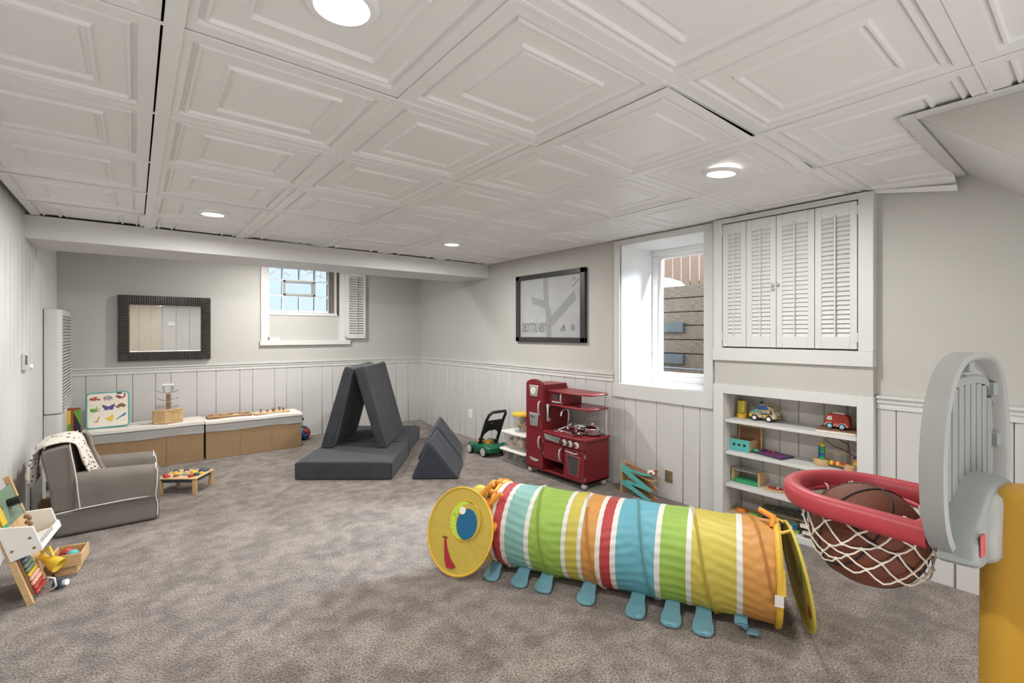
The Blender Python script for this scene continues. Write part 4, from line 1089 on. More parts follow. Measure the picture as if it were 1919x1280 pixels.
# pots and pans on the counter
def pan(lbl, x, y, r, h, lid=False, hdl=0, z=CT, flare=1.15, name='toy_pot', m=chrome):
    t = thing(name, lbl, 'toy pot', (x, y, z))
    b = MB(); b.lathe([(r*.8, .001), (r, .004), (r*flare, h), (r*flare+.003, h+.001), (r*flare-.002, h-.002), (r*.96, .006), (.004, .005)], (x, y, z), (0, 0, 1), 26, cap=False); b.build('body', m, t)
    if lid:
        b = MB(); b.lathe([(r*flare+.002, h), (r*flare, h+.006), (r*.75, h+.020), (r*.25, h+.028), (.002, h+.029)], (x, y, z), (0, 0, 1), 26); b.build('lid', m, t)
        b = MB(); b.lathe([(.008, h+.027), (.014, h+.036), (.013, h+.042), (.004, h+.044)], (x, y, z), (0, 0, 1), 16); b.build('knob', mat('knob_peach', (.70, .50, .36), .5), t)
    if hdl:
        b = MB(); a = hdl; b.tube([(x+r*flare*math.cos(a), y+r*flare*math.sin(a), z+h*.8), (x+(r+.05)*math.cos(a), y+(r+.05)*math.sin(a), z+h+.006), (x+(r+.085)*math.cos(a), y+(r+.085)*math.sin(a), z+h+.010)], .004, 8); b.build('handle', steel, t)
    return t
pan('shiny lidded toy pot beside the post on the red counter', 2.945, 2.640, .060, .040, True, 0, CT+.016)
pan('shallow steel toy pan underneath the lidded pot', 2.945, 2.640, .064, .014, False, 0, CT)
pan('open steel toy saucepan standing behind the flat pan', 2.945, 2.785, .048, .050, False, 2.9, CT)
pan('flat steel toy frying pan at the counter front', 2.825, 2.715, .048, .016, False, 1.9, CT)
b = MB(); b.tube([(KX+.075, 2.93, CT+.008), (KX+.12, 2.895, CT+.035), (KX+.165, 2.862, CT+.062)], [.006, .004, .009], 8); tag(b.build('toy_ladle', steel, smooth=70), 'steel toy spoon leaning across the play sink', 'toy spoon')

# ================================================================ STORAGE TUBS AND LAWNMOWER
clear_plastic = bpy.data.materials.new('clear_plastic'); clear_plastic.use_nodes = True
_n = clear_plastic.node_tree.nodes; _l = clear_plastic.node_tree.links; _p = _n['Principled BSDF']; _p.inputs['Base Color'].default_value = (.50, .49, .47, 1); _p.inputs['Roughness'].default_value = .25
_t = _n.new('ShaderNodeBsdfTransparent'); _m = _n.new('ShaderNodeMixShader'); _m.inputs[0].default_value = .30
_l.new(_t.outputs[0], _m.inputs[1]); _l.new(_p.outputs[0], _m.inputs[2]); _l.new(_m.outputs[0], _n['Material Output'].inputs['Surface'])
def tub(lbl, cx, cy, z0, w, d, h, lid_m, cat='tub', contents=None):
    t = thing('storage_tub', lbl, cat, (cx, cy, z0), group='stacked plastic toy tubs')
    def rr_(s, z): return [(x, y, z) for x, y in rrect(cx-w/2*s, cx+w/2*s, cy-d/2*s, cy+d/2*s, .035, 4)]
    b = MB(); b.ring_loft([rr_(.78, z0+.002), rr_(.84, z0+.006), rr_(.96, z0+h-.012), rr_(1.0, z0+h-.010), rr_(1.0, z0+h-.004)], cap=False)
    v_ = rr_(.78, z0+.002); b.add(v_, [tuple(range(len(v_)))]); b.build('bin', clear_plastic, t)
    b = MB(); b.ring_loft([rr_(1.04, z0+h-.006), rr_(1.06, z0+h-.002), rr_(1.05, z0+h+.008), rr_(.92, z0+h+.010), rr_(.90, z0+h+.006)]); b.build('lid', lid_m, t)
    if contents:
        for k in range(contents[0]):
            m_ = contents[1][k % len(contents[1])]
            b = MB(); q = Matrix.Rotation(random.uniform(0, 3), 3, Vector((random.uniform(-1, 1), random.uniform(-1, 1), 1)))
            c = Vector((cx+random.uniform(-.30, .30)*w, cy+random.uniform(-.30, .30)*d, z0+.035+random.uniform(0, max(.005, h-.095))))
            s_ = random.uniform(.024, .040)
            b.v = []; 
            if k % 2: b.sphere(c, s_, 10, 7, sc=(1, .8, .7))
            else: b.box(-s_, s_, -s_*.6, s_*.6, -s_*.35, s_*.35, M=Matrix.Translation(c) @ q.to_4x4())
            b.build('toy_block', m_, t, bevel=.003)
    return t
TX, TY = 2.945, 3.505
tub('clear tub with white lid, lowest of the stack beside the red kitchen', TX, TY, .002, .32, .38, .128, white_toy, contents=(14, [MATS['charcoal_suede'], navy_toy, MATS['silver_plastic']]))
tub('clear tub of wooden toys under white lid, middle of the stack', TX, TY, .145, .30, .36, .150, white_toy, contents=(90, [birch, walnut, MATS['pink_toy'], cream]))
TY -= -.035; TX -= .02
t = thing('toy_bucket', 'round clear bucket with yellow lid on top of the tub stack', 'bucket', (TX+.01, TY-.02, .31))
b = MB(); b.lathe([(.078, .001), (.082, .004), (.100, .150)], (TX+.01, TY-.02, .308), (0, 0, 1), 28, cap=False); b.build('wall', clear_plastic, t)
b = MB(); b.lathe([(.076, .0), (.078, .003)], (TX+.01, TY-.02, .308), (0, 0, 1), 28); b.build('base', clear_plastic, t)
b = MB(); b.lathe([(.104, .148), (.108, .152), (.108, .166), (.096, .172), (.02, .172)], (TX+.01, TY-.02, .308), (0, 0, 1), 28); b.build('lid', yellow_paint, t)
for k in range(52):
    m_ = [birch, yellow_paint, walnut, cream, blue_toy, MATS['maple_wood']][k % 6]; a = random.uniform(0, 6.3); r_ = random.uniform(.0, .052)
    c = Vector((TX+.01+r_*math.cos(a), TY-.02+r_*math.sin(a),   .332+.110*k/52)); b = MB()
    if k % 3: b.box(-.024, .024, -.012, .012, -.008, .008, M=Matrix.Translation(c) @ Matrix.Rotation(a, 4, (random.random(), .4, 1)))
    else: b.sphere(c, .018, 10, 7)
    b.build('toy_block', m_, t, bevel=.002)
# toy mower
mo = thing('toy_lawnmower', 'green toy lawnmower with black handle parked by right wall', 'toy lawnmower', (2.86, 3.98, 0))
b = MB()
body_pts = []
def mring(z, k, dz=0): 
    return [Vector((2.855+x*k, 4.010+y*k, z)) for x, y in rrect(-.115, .115, -.185, .155, .06, 6)]
b.ring_loft([mring(.040, .92), mring(.055, 1.0), mring(.092, 1.0), mring(.112, .90), mring(.120, .70)]); b.build('deck', mower_green, mo)
for x_, y_ in ((2.742, 4.140), (2.755, 3.915), (2.965, 4.13), (2.965, 3.88)):
    b = MB(); b.sphere((x_+.020, y_, .085), .062, 16, 10, sc=(.55, 1, .62)); b.build('wheel_arch', mower_green, mo, smooth=70)
    w = MB(); sgn = -1 if x_ < 2.85 else 1
    w.lathe([(.034, -.018), (.048, -.016), (.052, -.008), (.052, .010), (.046, .016), (.034, .017)], (x_, y_, .053), (sgn, 0, 0), 28); wh = w.build('wheel', black_plastic, mo)
    w = MB(); w.lathe([(.036, .012), (.037, .0195), (.030, .0205), (.029, .014)], (x_, y_, .053), (sgn, 0, 0), 24, cap=False); w.build('wheel_rim', white_toy, wh)
    for q in range(5):
        a = 2*PI*q/5+.3; w = MB(); w.cyl((x_+sgn*.018, y_, .053), (x_+sgn*.018, y_+.031*math.cos(a), .053+.031*math.sin(a)), .0045, 8); w.build('spoke', white_toy, wh)
    MB().lathe([(.009, .012), (.009, .022)], (x_, y_, .053), (sgn, 0, 0), 12).build('hub', white_toy, wh)
for x_, y_, r_ in ((2.845, 4.095, .045), (2.855, 3.975, .050)):
    b = MB(); b.sphere((x_, y_, .118), r_, 18, 12, sc=(1, .9, .75)); b.build('engine_dome', orange_paint if y_ > 4 else MATS['pole_yellow'], mo, smooth=70)
for x_, y_ in ((2.80, 4.03), (2.90, 3.92)):
    b = MB(); b.cyl((x_, y_, .11), (x_, y_, .155), .014, 12); b.box(x_-.02, x_+.02, y_-.03, y_+.03, .150, .162); b.build('exhaust', black_plastic, mo, bevel=.003)
hb_ = MB(); xa, xb = 2.768, 2.985
def hp(y, z, x): return Vector((x, y, z))
for x_ in (xa, xb):
    b = MB(); b.tube([(x_, 4.02, .10), (x_, 3.955, .235), (x_, 3.895, .365)], [.017, .016, .015], 10); b.build('handle_leg', black_plastic, mo, smooth=70)
b = MB(); b.tube([(xa, 3.895, .365), (xa+.005, 3.850, .430), (xa+.03, 3.822, .458), (xb-.03, 3.822, .458), (xb-.005, 3.850, .430), (xb, 3.895, .365)], .015, 10); b.build('handle_bar', black_plastic, mo, smooth=70)
b = MB(); pl = [(xa, .365), (xb, .365), (xb, .18), (xb-.025, .225), (xb-.065, .252), (xa+.065, .252), (xa+.025, .225), (xa, .18)]
b.ring_loft([[Vector((x, 3.895+(.365-z)*.46+dy, z)) for x, z in pl] for dy in (-.010, .012)]); pn = b.build('handle_panel', black_plastic, mo, bevel=.004)
b = MB(); b.sphere((xa+.07, 3.898, .335), .008, 10, 8); b.build('button', steel, pn)

# ================================================================ ZIGZAG RAMP
ra = thing('zigzag_ramp', 'teal and wood zigzag race ramp standing by right wall', 'toy ramp', (3.03, 2.26, 0))
RYL, RYR = 2.375, 2.095; rx0, rx1 = 2.985, 3.065
MB().box(rx0, rx1, RYL, RYL+.012, 0.0, .236).build('end_post', birch, ra, bevel=.002)
def rampside(x, m):
    y = lambda u: RYL+(RYR-RYL)*u
    outer = [(0, .232), (.10, .222), (.30, .200), (.70, .197), (.98, .200), (1.0, .192), (.70, .177), (.30, .182), (.34, .172), (.98, .088), (.99, .078), (.90, .070), (.55, .085), (.30, .082), (.40, .072), (.98, .008), (.97, .0), (.78, .0), (.38, .040), (.0, .065), (0, .098), (.20, .112), (.55, .103), (.30, .135), (0, .170)]
    b = MB(); b.prism([(y(u), z) for u, z in outer], x, x+.006, 'x'); return b.build('side_panel', m, ra)
rampside(rx0, teal_paint); rampside(rx1-.006, birch)
for (u0, z0), (u1, z1) in (((.02, .215), (.98, .188)), ((.98, .150), (.12, .185)), ((.15, .165), (.98, .078)), ((.98, .072), (.15, .090)), ((.2, .075), (.98, .003))):
    y0 = RYL+(RYR-RYL)*u0; y1 = RYL+(RYR-RYL)*u1
    b = MB(); b.ring_loft([[(rx0+.006, y_, z_-.004), (rx1-.006, y_, z_-.004), (rx1-.006, y_, z_), (rx0+.006, y_, z_)] for y_, z_ in ((y0, z0), (y1, z1))]); b.build('track', walnut if z0 > z1 else birch, ra)
tcar = thing('wooden_car', 'tiny white and red wooden car at the top of the zigzag ramp', 'toy car', (3.02, 2.115, .205))
MB().box(3.005, 3.040, 2.085, 2.150, .210, .222).build('body', white_toy, tcar, bevel=.004)
MB().box(3.008, 3.037, 2.080, 2.100, .212, .232).build('cab', red_toy, tcar, bevel=.004)
for yy in (2.097, 2.14):
    for xx in (3.003, 3.042): MB().lathe([(.008, -.003), (.008, .003)], (xx, yy, .207), (1, 0, 0), 14).build('wheel', white_toy, tcar)

# ================================================================ CARDBOARD BOXES WITH WHITE LIDS
def bankbox(label, x0, x1, zt, flute):
    t = thing('cardboard_box', label, 'box', ((x0+x1)/2, 5.70, 0), group='long cardboard boxes with white tops')
    y0, y1 = 5.53, 5.87
    n_ = 3; 
    MB().box(x0, x1, y0, y1, .001, .285).build('carton', cardboard, t, bevel=.003)
    for k in range(1, n_): 
        xx = x0+(x1-x0)*k/n_; MB().box(xx-.002, xx+.002, y0-.0015, y0, .01, .28).build('carton_seam', walnut, t)
    v0 = lambda k: .262+.006*math.sin(k*2.1+flute)
    N = 18; b = MB(); rows = []
    for k in range(N+1):
        x = x0-.003+(x1-x0+.006)*k/N
        rows.append((x, zt-.026, .270+.004*math.sin(k*.55+flute)))
    b.ring_loft([[(x, y0-.004-.006*abs(math.sin(k*.5)), zb), (x, y0-.010, (za+zb)/2), (x, y0-.004, za), (x, y0+.01, za), (x, y0+.01, zb)] for k, (x, za, zb) in enumerate(rows)]); b.build('paper_skirt', paper_band, t)
    b = MB(); rows = []
    for k in range(N+1):
        x = x0-.006+(x1-x0+.012)*k/N; z_ = zt+.0025*math.sin(k*.8+flute*2)
        rows.append([(x, y0-.020, zt-.028+.001*math.sin(k*.9+flute)), (x, y0-.018, z_-.003), (x, y0-.008, z_), (x, y1, z_), (x, y1, zt-.03)])
    b.ring_loft(rows); b.build('paper_top', paper_white, t)
    MB().box(x0, x1, y0+.012, y1-.01, .27, zt-.012).build('box_end', paper_band, t)
    for k in range(1, n_):
        xx = x0+(x1-x0)*k/n_; MB().box(xx-.001, xx+.001, y0-.0165, y1-.02, zt-.03, zt+.0005).build('paper_crease', paper_band, t)
    return t
bankbox('long cardboard box with white paper top carrying the animal case', -.350, .533, .385, .4)
bankbox('long cardboard box with white paper top carrying the wooden trays', .552, 1.441, .378, 1.7)
# animal magnet case
ac = thing('animal_puzzle_case', 'cream case with teal edge and nine animal pictures', 'toy case', (-.18, 5.72, .39))
Mc = Matrix.Translation((-.185, 5.672, .392)) @ Matrix.Rotation(.06, 4, 'Z') @ Matrix.Rotation(-.16, 4, 'X')
def cbx(poly, y0, y1, name, m, par=ac, bev=0, smooth=35):
    b = MB(); b.prism(poly, y0, y1, 'y', M=Mc); return b.build(name, m, par, bevel=bev, smooth=smooth)
cw, ch = .150, .318
cbx(rrect(-cw, cw, 0, ch, .028, 6), 0, .045, 'shell', cream, bev=.004)
b = MB(); b.tube([Mc @ Vector((x, .0, z)) for x, z in rrect(-cw+.002, cw-.002, .002, ch-.002, .028, 6)], .0055, 8, closed=True); b.build('zip_edge', teal_paint, ac, smooth=70)
cf_ = cbx(rrect(-cw+.010, cw-.010, .010, ch-.010, .022, 6), -.003, .001, 'print_panel', cream)
cbx(rrect(.062, .098, ch-.022, ch-.008, .002, 2), -.0055, -.002, 'label_tab', navy_toy)
def an(cx, cz, polys):
    for m, pts in polys:
        b = MB(); b.prism([(cx+x*.001, cz+z*.001) for x, z in pts], -.0052, -.0028, 'y', M=Mc); b.build('animal_picture', m, cf_, smooth=0)
el = lambda a, b_, rx, rz, n_=12: [(a+rx*math.cos(2*PI*k/n_), b_+rz*math.sin(2*PI*k/n_)) for k in range(n_)]
def M_(n, c): return MATS[n] if n in MATS else mat(n, c, .6)
pr_red = M_('print_red', (.45, .06, .03)); pr_grey = M_('print_grey', (.30, .30, .30)); pr_plum = M_('print_plum', (.22, .04, .05)); pr_grn = M_('print_leaf', (.16, .36, .05)); pr_vio = M_('print_violet', (.09, .06, .25)); pr_brn = M_('print_brown', (.17, .09, .03)); pr_tan = M_('print_tan', (.45, .24, .10)); pr_yel = M_('print_yellow', (.80, .50, .05)); pr_blu = M_('print_blue', (.03, .22, .42)); pr_wht = M_('print_white', (.78, .76, .72)); pr_blk = M_('print_black', (.02, .02, .03))
an(-.088, .262, [(pr_red, el(-6, 0, 24, 15)), (pr_red, el(26, -6, 10, 8)), (pr_red, [(-40, 4), (-22, 14), (-22, -10), (-42, -6)]), (pr_wht, el(-8, 2, 4, 13)), (pr_wht, el(8, 0, 3.5, 12)), (pr_red, el(1, 14, 10, 6))])
an(-.002, .264, [(pr_grey, el(0, 4, 32, 17)), (pr_wht, el(-4, 3, 22, 11)), (pr_grey, [(-24, -2), (-14, -2), (-14, -22), (-24, -22)]), (pr_grey, [(4, -2), (14, -2), (14, -22), (4, -22)]), (pr_grey, [(22, 10), (34, 6), (34, -16), (28, -16)]), (pr_blk, el(-12, 4, 3, 8)), (pr_blk, el(8, 5, 3, 8))])
an(.088, .270, [(pr_plum, [(-36, 4), (-30, 14), (-10, 12), (12, -4), (22, 2), (30, 20), (18, 26), (32, 32), (38, 22), (34, -2), (18, -16), (4, -12), (-2, -22), (-12, -14), (-26, -6)]), (pr_wht, [(-34, 2), (-20, 0), (-10, -8), (-24, -6)])])
an(-.088, .166, [(pr_grn, el(-10, -6, 26, 16)), (pr_grn, el(-24, 2, 10, 9)), (pr_grn, [(8, 2), (34, 14), (36, 10), (18, 0)]), (pr_grn, [(4, 10), (10, 30), (14, 29), (12, 8)]), (pr_tan, [(8, -10), (36, -12), (36, -16), (8, -16)])])
an(.004, .180, [(pr_vio, [(0, 0), (-12, 12), (-44, 26), (-42, 8), (-32, -6), (-30, -22), (-12, -26), (0, -8)]), (pr_vio, [(0, 0), (14, 16), (42, 30), (44, 12), (34, -4), (32, -20), (14, -26), (0, -8)]), (pr_blk, [(-2, 10), (2, 10), (2, -24), (-2, -24)]), (pr_blk, [(-44, 26), (-42, 8), (-38, 10), (-36, 22)]), (pr_blk, [(42, 30), (44, 12), (39, 14), (37, 25)])])
an(.094, .186, [(pr_brn, [(-30, -6), (-24, 10), (-8, 22), (10, 22), (26, 8), (36, -4), (20, -8), (-10, -8)]), (pr_brn, el(-34, -6, 9, 8)), (pr_brn, [(-22, -8), (-14, -8), (-18, -22), (-28, -20)]), (pr_brn, [(8, -8), (18, -8), (20, -18), (12, -18)]), (pr_tan, el(2, 8, 12, 6))])
an(-.078, .072, [(pr_tan, [(-20, -24), (-16, -24), (-8, -8), (2, -6), (10, 30), (20, 32), (22, 26), (14, 24), (10, -4), (4, -24), (0, -24), (0, -12), (-12, -12)])])
an(.010, .082, [(pr_yel, el(4, -4, 22, 16)), (pr_yel, el(18, 16, 12, 11)), (pr_yel, [(-30, 4), (-14, 6), (-14, -8), (-26, -6)]), (pr_yel, [(0, -18), (4, -18), (6, -30), (-4, -30)]), (pr_yel, [(12, -18), (16, -18), (22, -30), (12, -30)])])
an(.094, .092, [(pr_blu, [(-38, -34), (-34, -22), (2, 8), (22, 26), (32, 26), (34, 14), (20, 2), (-10, -12)]), (pr_tan, [(10, -36), (22, -36), (22, -39), (10, -39)])])
# marble tower
mt = thing('wooden_block_house', 'carved pale wooden block with handle and wire spiral', 'wooden toy', (.26, 5.64, .385))
pg = [(.135, 5.665), (.140, 5.60), (.228, 5.565), (.375, 5.64), (.375, 5.70), (.20, 5.72)]
b = MB(); b.prism(pg, .388, .508, 'z'); bk = b.build('block', birch, mt, bevel=.003)
b = MB(); b.prism([(x-.003 if x < .2 else x+.004, y-.003) for x, y in pg], .508, .514, 'z'); b.build('top_slab', maple, mt, bevel=.002)
def face(p0, p1, u0, u1, z0, z1, m, name, arch=False):
    p0, p1 = Vector((*p0, 0)), Vector((*p1, 0)); dd = (p1-p0); L_ = dd.length; dd.normalize(); nn = Vector((dd.y, -dd.x, 0))
    b = MB(); pts = [p0+dd*(L_*u)+Vector((0, 0, z)) for u, z in ([(u0, z0), (u1, z0), (u1, z1), (u0, z1)])]
    b.tube([q+nn*.001 for q in pts], .0022, 6, closed=True); return b.build(name, m, bk)
face((.140, 5.60), (.228, 5.565), .25, .75, .405, .492, MATS['maple_wood'], 'door_outline')
face((.228, 5.565), (.375, 5.64), .25, .85, .405, .495, MATS['maple_wood'], 'door_outline'); face((.228, 5.565), (.375, 5.64), .38, .72, .412, .485, MATS['print_leaf'], 'arch_outline')
MB().box(.240, .272, 5.632, 5.650, .512, .672).build('tower_post', walnut, mt, bevel=.003)
b = MB(); b.tube([(.256, 5.641, .665), (.228, 5.641, .690), (.216, 5.641, .728), (.222, 5.641, .748), (.290, 5.641, .748), (.296, 5.641, .728), (.284, 5.641, .690), (.256, 5.641, .665)], .0075, 8); b.box(.212, .300, 5.634, 5.648, .745, .762); b.build('grip', steel, mt, smooth=60)
for z in (.520, .595, .668):
    b = MB(); b.tube([(.256+.082*math.cos(a), 5.641+.05*math.sin(a), z+.030*abs(math.cos(a))**2) for a in [2*PI*k/24 for k in range(24)]], .0022, 6, closed=True); b.build('spiral_rail', steel, mt)
# trays with peg animals
tr = thing('wooden_tray', 'flat rectangular wooden puzzle tray at the left on the white box top', 'puzzle tray', (.80, 5.70, .382))
Mt = Matrix.Translation((.78, 5.735, .3815)) @ Matrix.Rotation(-.02, 4, 'Z')
MB().box(-.20, .20, -.09, .09, 0, .012, M=Mt).build('board', walnut, tr, bevel=.002)
for q in ((-.20, .20, -.09, -.078), (-.20, .20, .078, .09), (-.20, -.188, -.09, .09), (.188, .20, -.09, .09)): MB().box(q[0], q[1], q[2], q[3], .012, .020, M=Mt).build('rim', birch, tr, bevel=.001)
for k, (u, w_) in enumerate(((-.12, .0), (-.04, .03), (.05, -.02), (.13, .02))):
    b = MB(); b.prism([(Mt @ Vector((u+x*.03, w_+y*.03, 0))).to_2d()[:] for x, y in [(-1, -.4), (-.2, -.6), (1, -.2), (.6, .6), (-.3, .8)]], .394, .399, 'z'); b.build('puzzle_piece', [MATS['pink_toy'], birch, cream, steel][k], tr)
tr2 = thing('peg_board', 'narrow light wooden peg board with brown knobs on the white box top', 'peg board', (1.15, 5.66, .382))
Mt = Matrix.Translation((1.17, 5.670, .3815)) @ Matrix.Rotation(.05, 4, 'Z')
MB().box(-.175, .175, -.045, .045, 0, .014, M=Mt).build('board', maple, tr2, bevel=.006)
for u, w_, h in ((-.11, -.01, .038), (-.04, .01, .022), (.01, -.015, .035), (.03, .015, .026), (.085, .02, .042), (.115, -.01, .028)):
    p_ = Mt @ Vector((u, w_, .014)); b = MB(); b.cyl(p_, p_+Vector((0, 0, h*.6)), .007, 10); b.sphere(p_+Vector((0, 0, h*.75)), .013, 12, 8); b.build('peg', walnut, tr2, smooth=70)
# ball behind the boxes
bl = thing('patterned_ball', 'dark blue and red patterned ball between far box and wall', 'ball', (1.53, 5.80, .0))
b = MB(); cb = Vector((1.532, 5.84, .087)); b.sphere(cb, .085, 32, 20); 
b.build('ball_skin', mat('ball_navy', (.014, .03, .05), .35), bl, smooth=180)
for dx_, dz_, m_ in ((.35, .35, red_toy), (.75, -.2, red_toy), (.15, -.35, blue_toy), (.8, .35, MATS['print_plum']), (-.3, .1, blue_toy)):
    dv = Vector((dx_, -.75, dz_)).normalized(); q = dv.to_track_quat('Z', 'Y'); b = MB()
    b.ring_loft([[cb+q @ Vector((r*math.cos(a)*(1+.3*math.sin(3*a)), r*math.sin(a), math.sqrt(.0855**2-r*r*(1+.3*math.sin(3*a))**2*math.cos(a)**2-(r*math.sin(a))**2))) for a in [2*PI*k/18 for k in range(18)]] for r in (.034, .018, .004)]); b.build('patch', m_, bl, smooth=180)
b = MB(); b.box(1.447, 1.470, 5.545, 5.56, .288, .312); tag(b.build('wall_hook', black_plastic, bevel=.002), 'tiny black clip at the far end of the white box top', 'clip')
# book leaning between heater and box
bo = thing('picture_book', 'red edged picture book standing between heater and animal case', 'book', (-.41, 5.62, .30))
MB().box(-.470, -.366, 5.60, 5.615, .30, .598).build('cover', MATS['print_leaf'], bo, bevel=.001)
b = MB(); b.box(-.470, -.366, 5.594, 5.600, .586, .598); b.box(-.424, -.412, 5.594, 5.600, .30, .59); b.build('red_band', red_toy, bo)
b = MB(); b.prism([(-.412, .56), (-.366, .44), (-.366, .30), (-.412, .30)], 5.595, 5.600, 'y'); b.build('cover_shape', MATS['print_black'], bo)
b = MB(); b.prism([(-.470, .58), (-.43, .58), (-.43, .47), (-.470, .43)], 5.596, 5.600, 'y'); b.build('cover_shape', yellow_paint, bo)
MB().box(-.55, -.36, 5.50, 5.60, .0, .30).build('stand_crate', cardboard, bo, bevel=.003)
b = MB(); b.box(-.365, -.345, 5.62, 5.80, .30, .60); 

# ================================================================ ARMCHAIR AND BLANKET
ch_ = thing('toddler_armchair', 'small grey canvas toddler armchair with white piping', 'armchair', (-.12, 4.25, 0))
CYa, CYb = 3.965, 4.505
def loft(sec, y0, y1, name, m=chair_grey, bev=.02, par=ch_, lean=None, puff=.0):
    ys = [y0, y0+(y1-y0)*.06, (y0+y1)/2, y1-(y1-y0)*.06, y1]; k_ = [.97, 1, 1.0+puff, 1, .97]
    cx = sum(p_[0] for p_ in sec)/len(sec); cz = sum(p_[1] for p_ in sec)/len(sec)
    b = MB(); b.ring_loft([[(cx+(x-cx)*k, y, max(.004, cz+(z-cz)*k)) for x, z in sec] for y, k in zip(ys, k_)]); return b.build(name, m, par, bevel=bev, bseg=3, smooth=50)
base_sec = [(-.385, .004), (.122, .004), (.135, .03), (.132, .170), (-.395, .160)]
loft(base_sec, CYa, CYb, 'base')
back_sec = [(-.392, .150), (-.402, .30), (-.440, .50), (-.438, .530), (-.415, .545), (-.330, .566), (-.305, .560), (-.298, .50), (-.275, .33), (-.255, .155)]
loft(back_sec, CYa+.004, CYb-.004, 'backrest', bev=.012)
seat_sec = [(-.28, .15), (.105, .15), (.125, .20), (.10, .245), (-.27, .245)]
loft(seat_sec, CYa+.11, CYb-.11, 'seat')
def arm(y0, y1):
    # rounded arm: section in (y,z), extruded in x, bulging front
    rr = []
    for x, k in ((-.285, .97), (-.20, 1.0), (.02, 1.0), (.105, .99), (.125, .95), (.133, .85)):
        yc = (y0+y1)/2; hw_ = (y1-y0)/2*k; top = (.365+.022*(-x+.13)/.4)*(.5+.5*k) if k > .9 else .345
        pts = [(x, yc-hw_, .158), (x, yc-hw_*1.04, .27), (x, yc-hw_, .315)]+[(x, yc-hw_*math.cos(a), .315+(top-.315)*math.sin(a)) for a in [PI*q/10 for q in range(1, 10)]]+[(x, yc+hw_, .315), (x, yc+hw_, .158)]
        rr.append(pts)
    b = MB(); b.ring_loft(rr); return b.build('arm', chair_grey, ch_, smooth=60)
arm(CYa-.008, CYa+.115); arm(CYb-.115, CYb+.008)
def pipe(pts, name='piping', r=.0034):
    sm = []
    for i in range(len(pts)-1):
        a = Vector(pts[i]); c = Vector(pts[i+1])
        for q in range(4): sm.append(a+(c-a)*q/4)
    sm.append(Vector(pts[-1])); MB().tube(sm, r, 6).build(name, piping_white, ch_)
ya = CYa-.010
pipe([(-.309, ya+.008, .564), (-.300, ya+.006, .50), (-.284, ya, .40), (-.276, ya-.002, .33), (-.270, ya-.002, .25), (-.262, ya+.002, .166)])
pipe([(-.388, ya+.008, .152), (-.262, ya+.002, .164), (-.05, ya, .172), (.100, ya+.006, .170)])
pipe([(.112, ya+.006, .352), (.122, ya+.004, .33), (.119, ya-.004, .25), (.112, ya+.004, .172), (.124, ya+.010, .10), (.122, ya+.012, .03)])
yb2 = CYb-.112
pipe([(.112, CYb-.10, .352), (.126, CYb-.112, .33), (.133, CYb-.112, .25), (.133, CYb-.112, .17)])
pipe([(-.309, CYa+.01, .566), (-.312, CYa+.10, .569), (-.312, CYb-.10, .569), (-.309, CYb-.01, .566)])
pipe([(.112, CYa-.004, .354), (.113, CYa+.03, .368), (.114, CYa+.08, .366), (.112, CYa+.112, .34)])
pipe([(.112, CYb-.004, .35), (.113, CYb-.03, .366), (.114, CYb-.08, .366), (.112, CYb-.112, .34)])
# blanket draped over the back
blk = bpy.data.materials.new('blanket_print'); blk.use_nodes = True
n = blk.node_tree.nodes; l = blk.node_tree.links; p = n['Principled BSDF']; p.inputs['Roughness'].default_value = .9; p.inputs['Sheen Weight'].default_value = .3
tc = n.new('ShaderNodeTexCoord'); vo = n.new('ShaderNodeTexVoronoi'); vo.inputs['Scale'].default_value = 30; vo.feature = 'F1'
no = n.new('ShaderNodeTexNoise'); no.inputs['Scale'].default_value = 9
mp = n.new('ShaderNodeMapping'); mp.inputs['Scale'].default_value = (1, 1, 1.9)
l.new(tc.outputs['Object'], mp.inputs['Vector']); l.new(mp.outputs[0], vo.inputs['Vector']); l.new(tc.outputs['Object'], no.inputs['Vector'])
r_ = n.new('ShaderNodeValToRGB'); r_.color_ramp.interpolation = 'CONSTANT'; r_.color_ramp.elements[0].color = (.13, .10, .085, 1); r_.color_ramp.elements[1].position = .34; r_.color_ramp.elements[1].color = (.70, .65, .57, 1)
l.new(vo.outputs['Distance'], r_.inputs['Fac']); 
mx = n.new('ShaderNodeMix'); mx.data_type = 'RGBA'; r3 = n.new('ShaderNodeValToRGB'); r3.color_ramp.elements[0].position = .42; r3.color_ramp.elements[1].position = .45
l.new(no.outputs['Fac'], r3.inputs['Fac']); l.new(r3.outputs['Color'], mx.inputs[0]); mx.inputs[6].default_value = (.70, .65, .57, 1); l.new(r_.outputs['Color'], mx.inputs[7]); l.new(mx.outputs[2], p.inputs['Base Color'])
plush = mat('blanket_brown_side', (.22, .17, .14), .95, noise=.15, nscale=40, bump=.6, bscale=200, sheen=.5)
bkt = thing('throw_blanket', 'cream patterned blanket draped over the armchair back', 'blanket', (-.34, 4.25, .57))
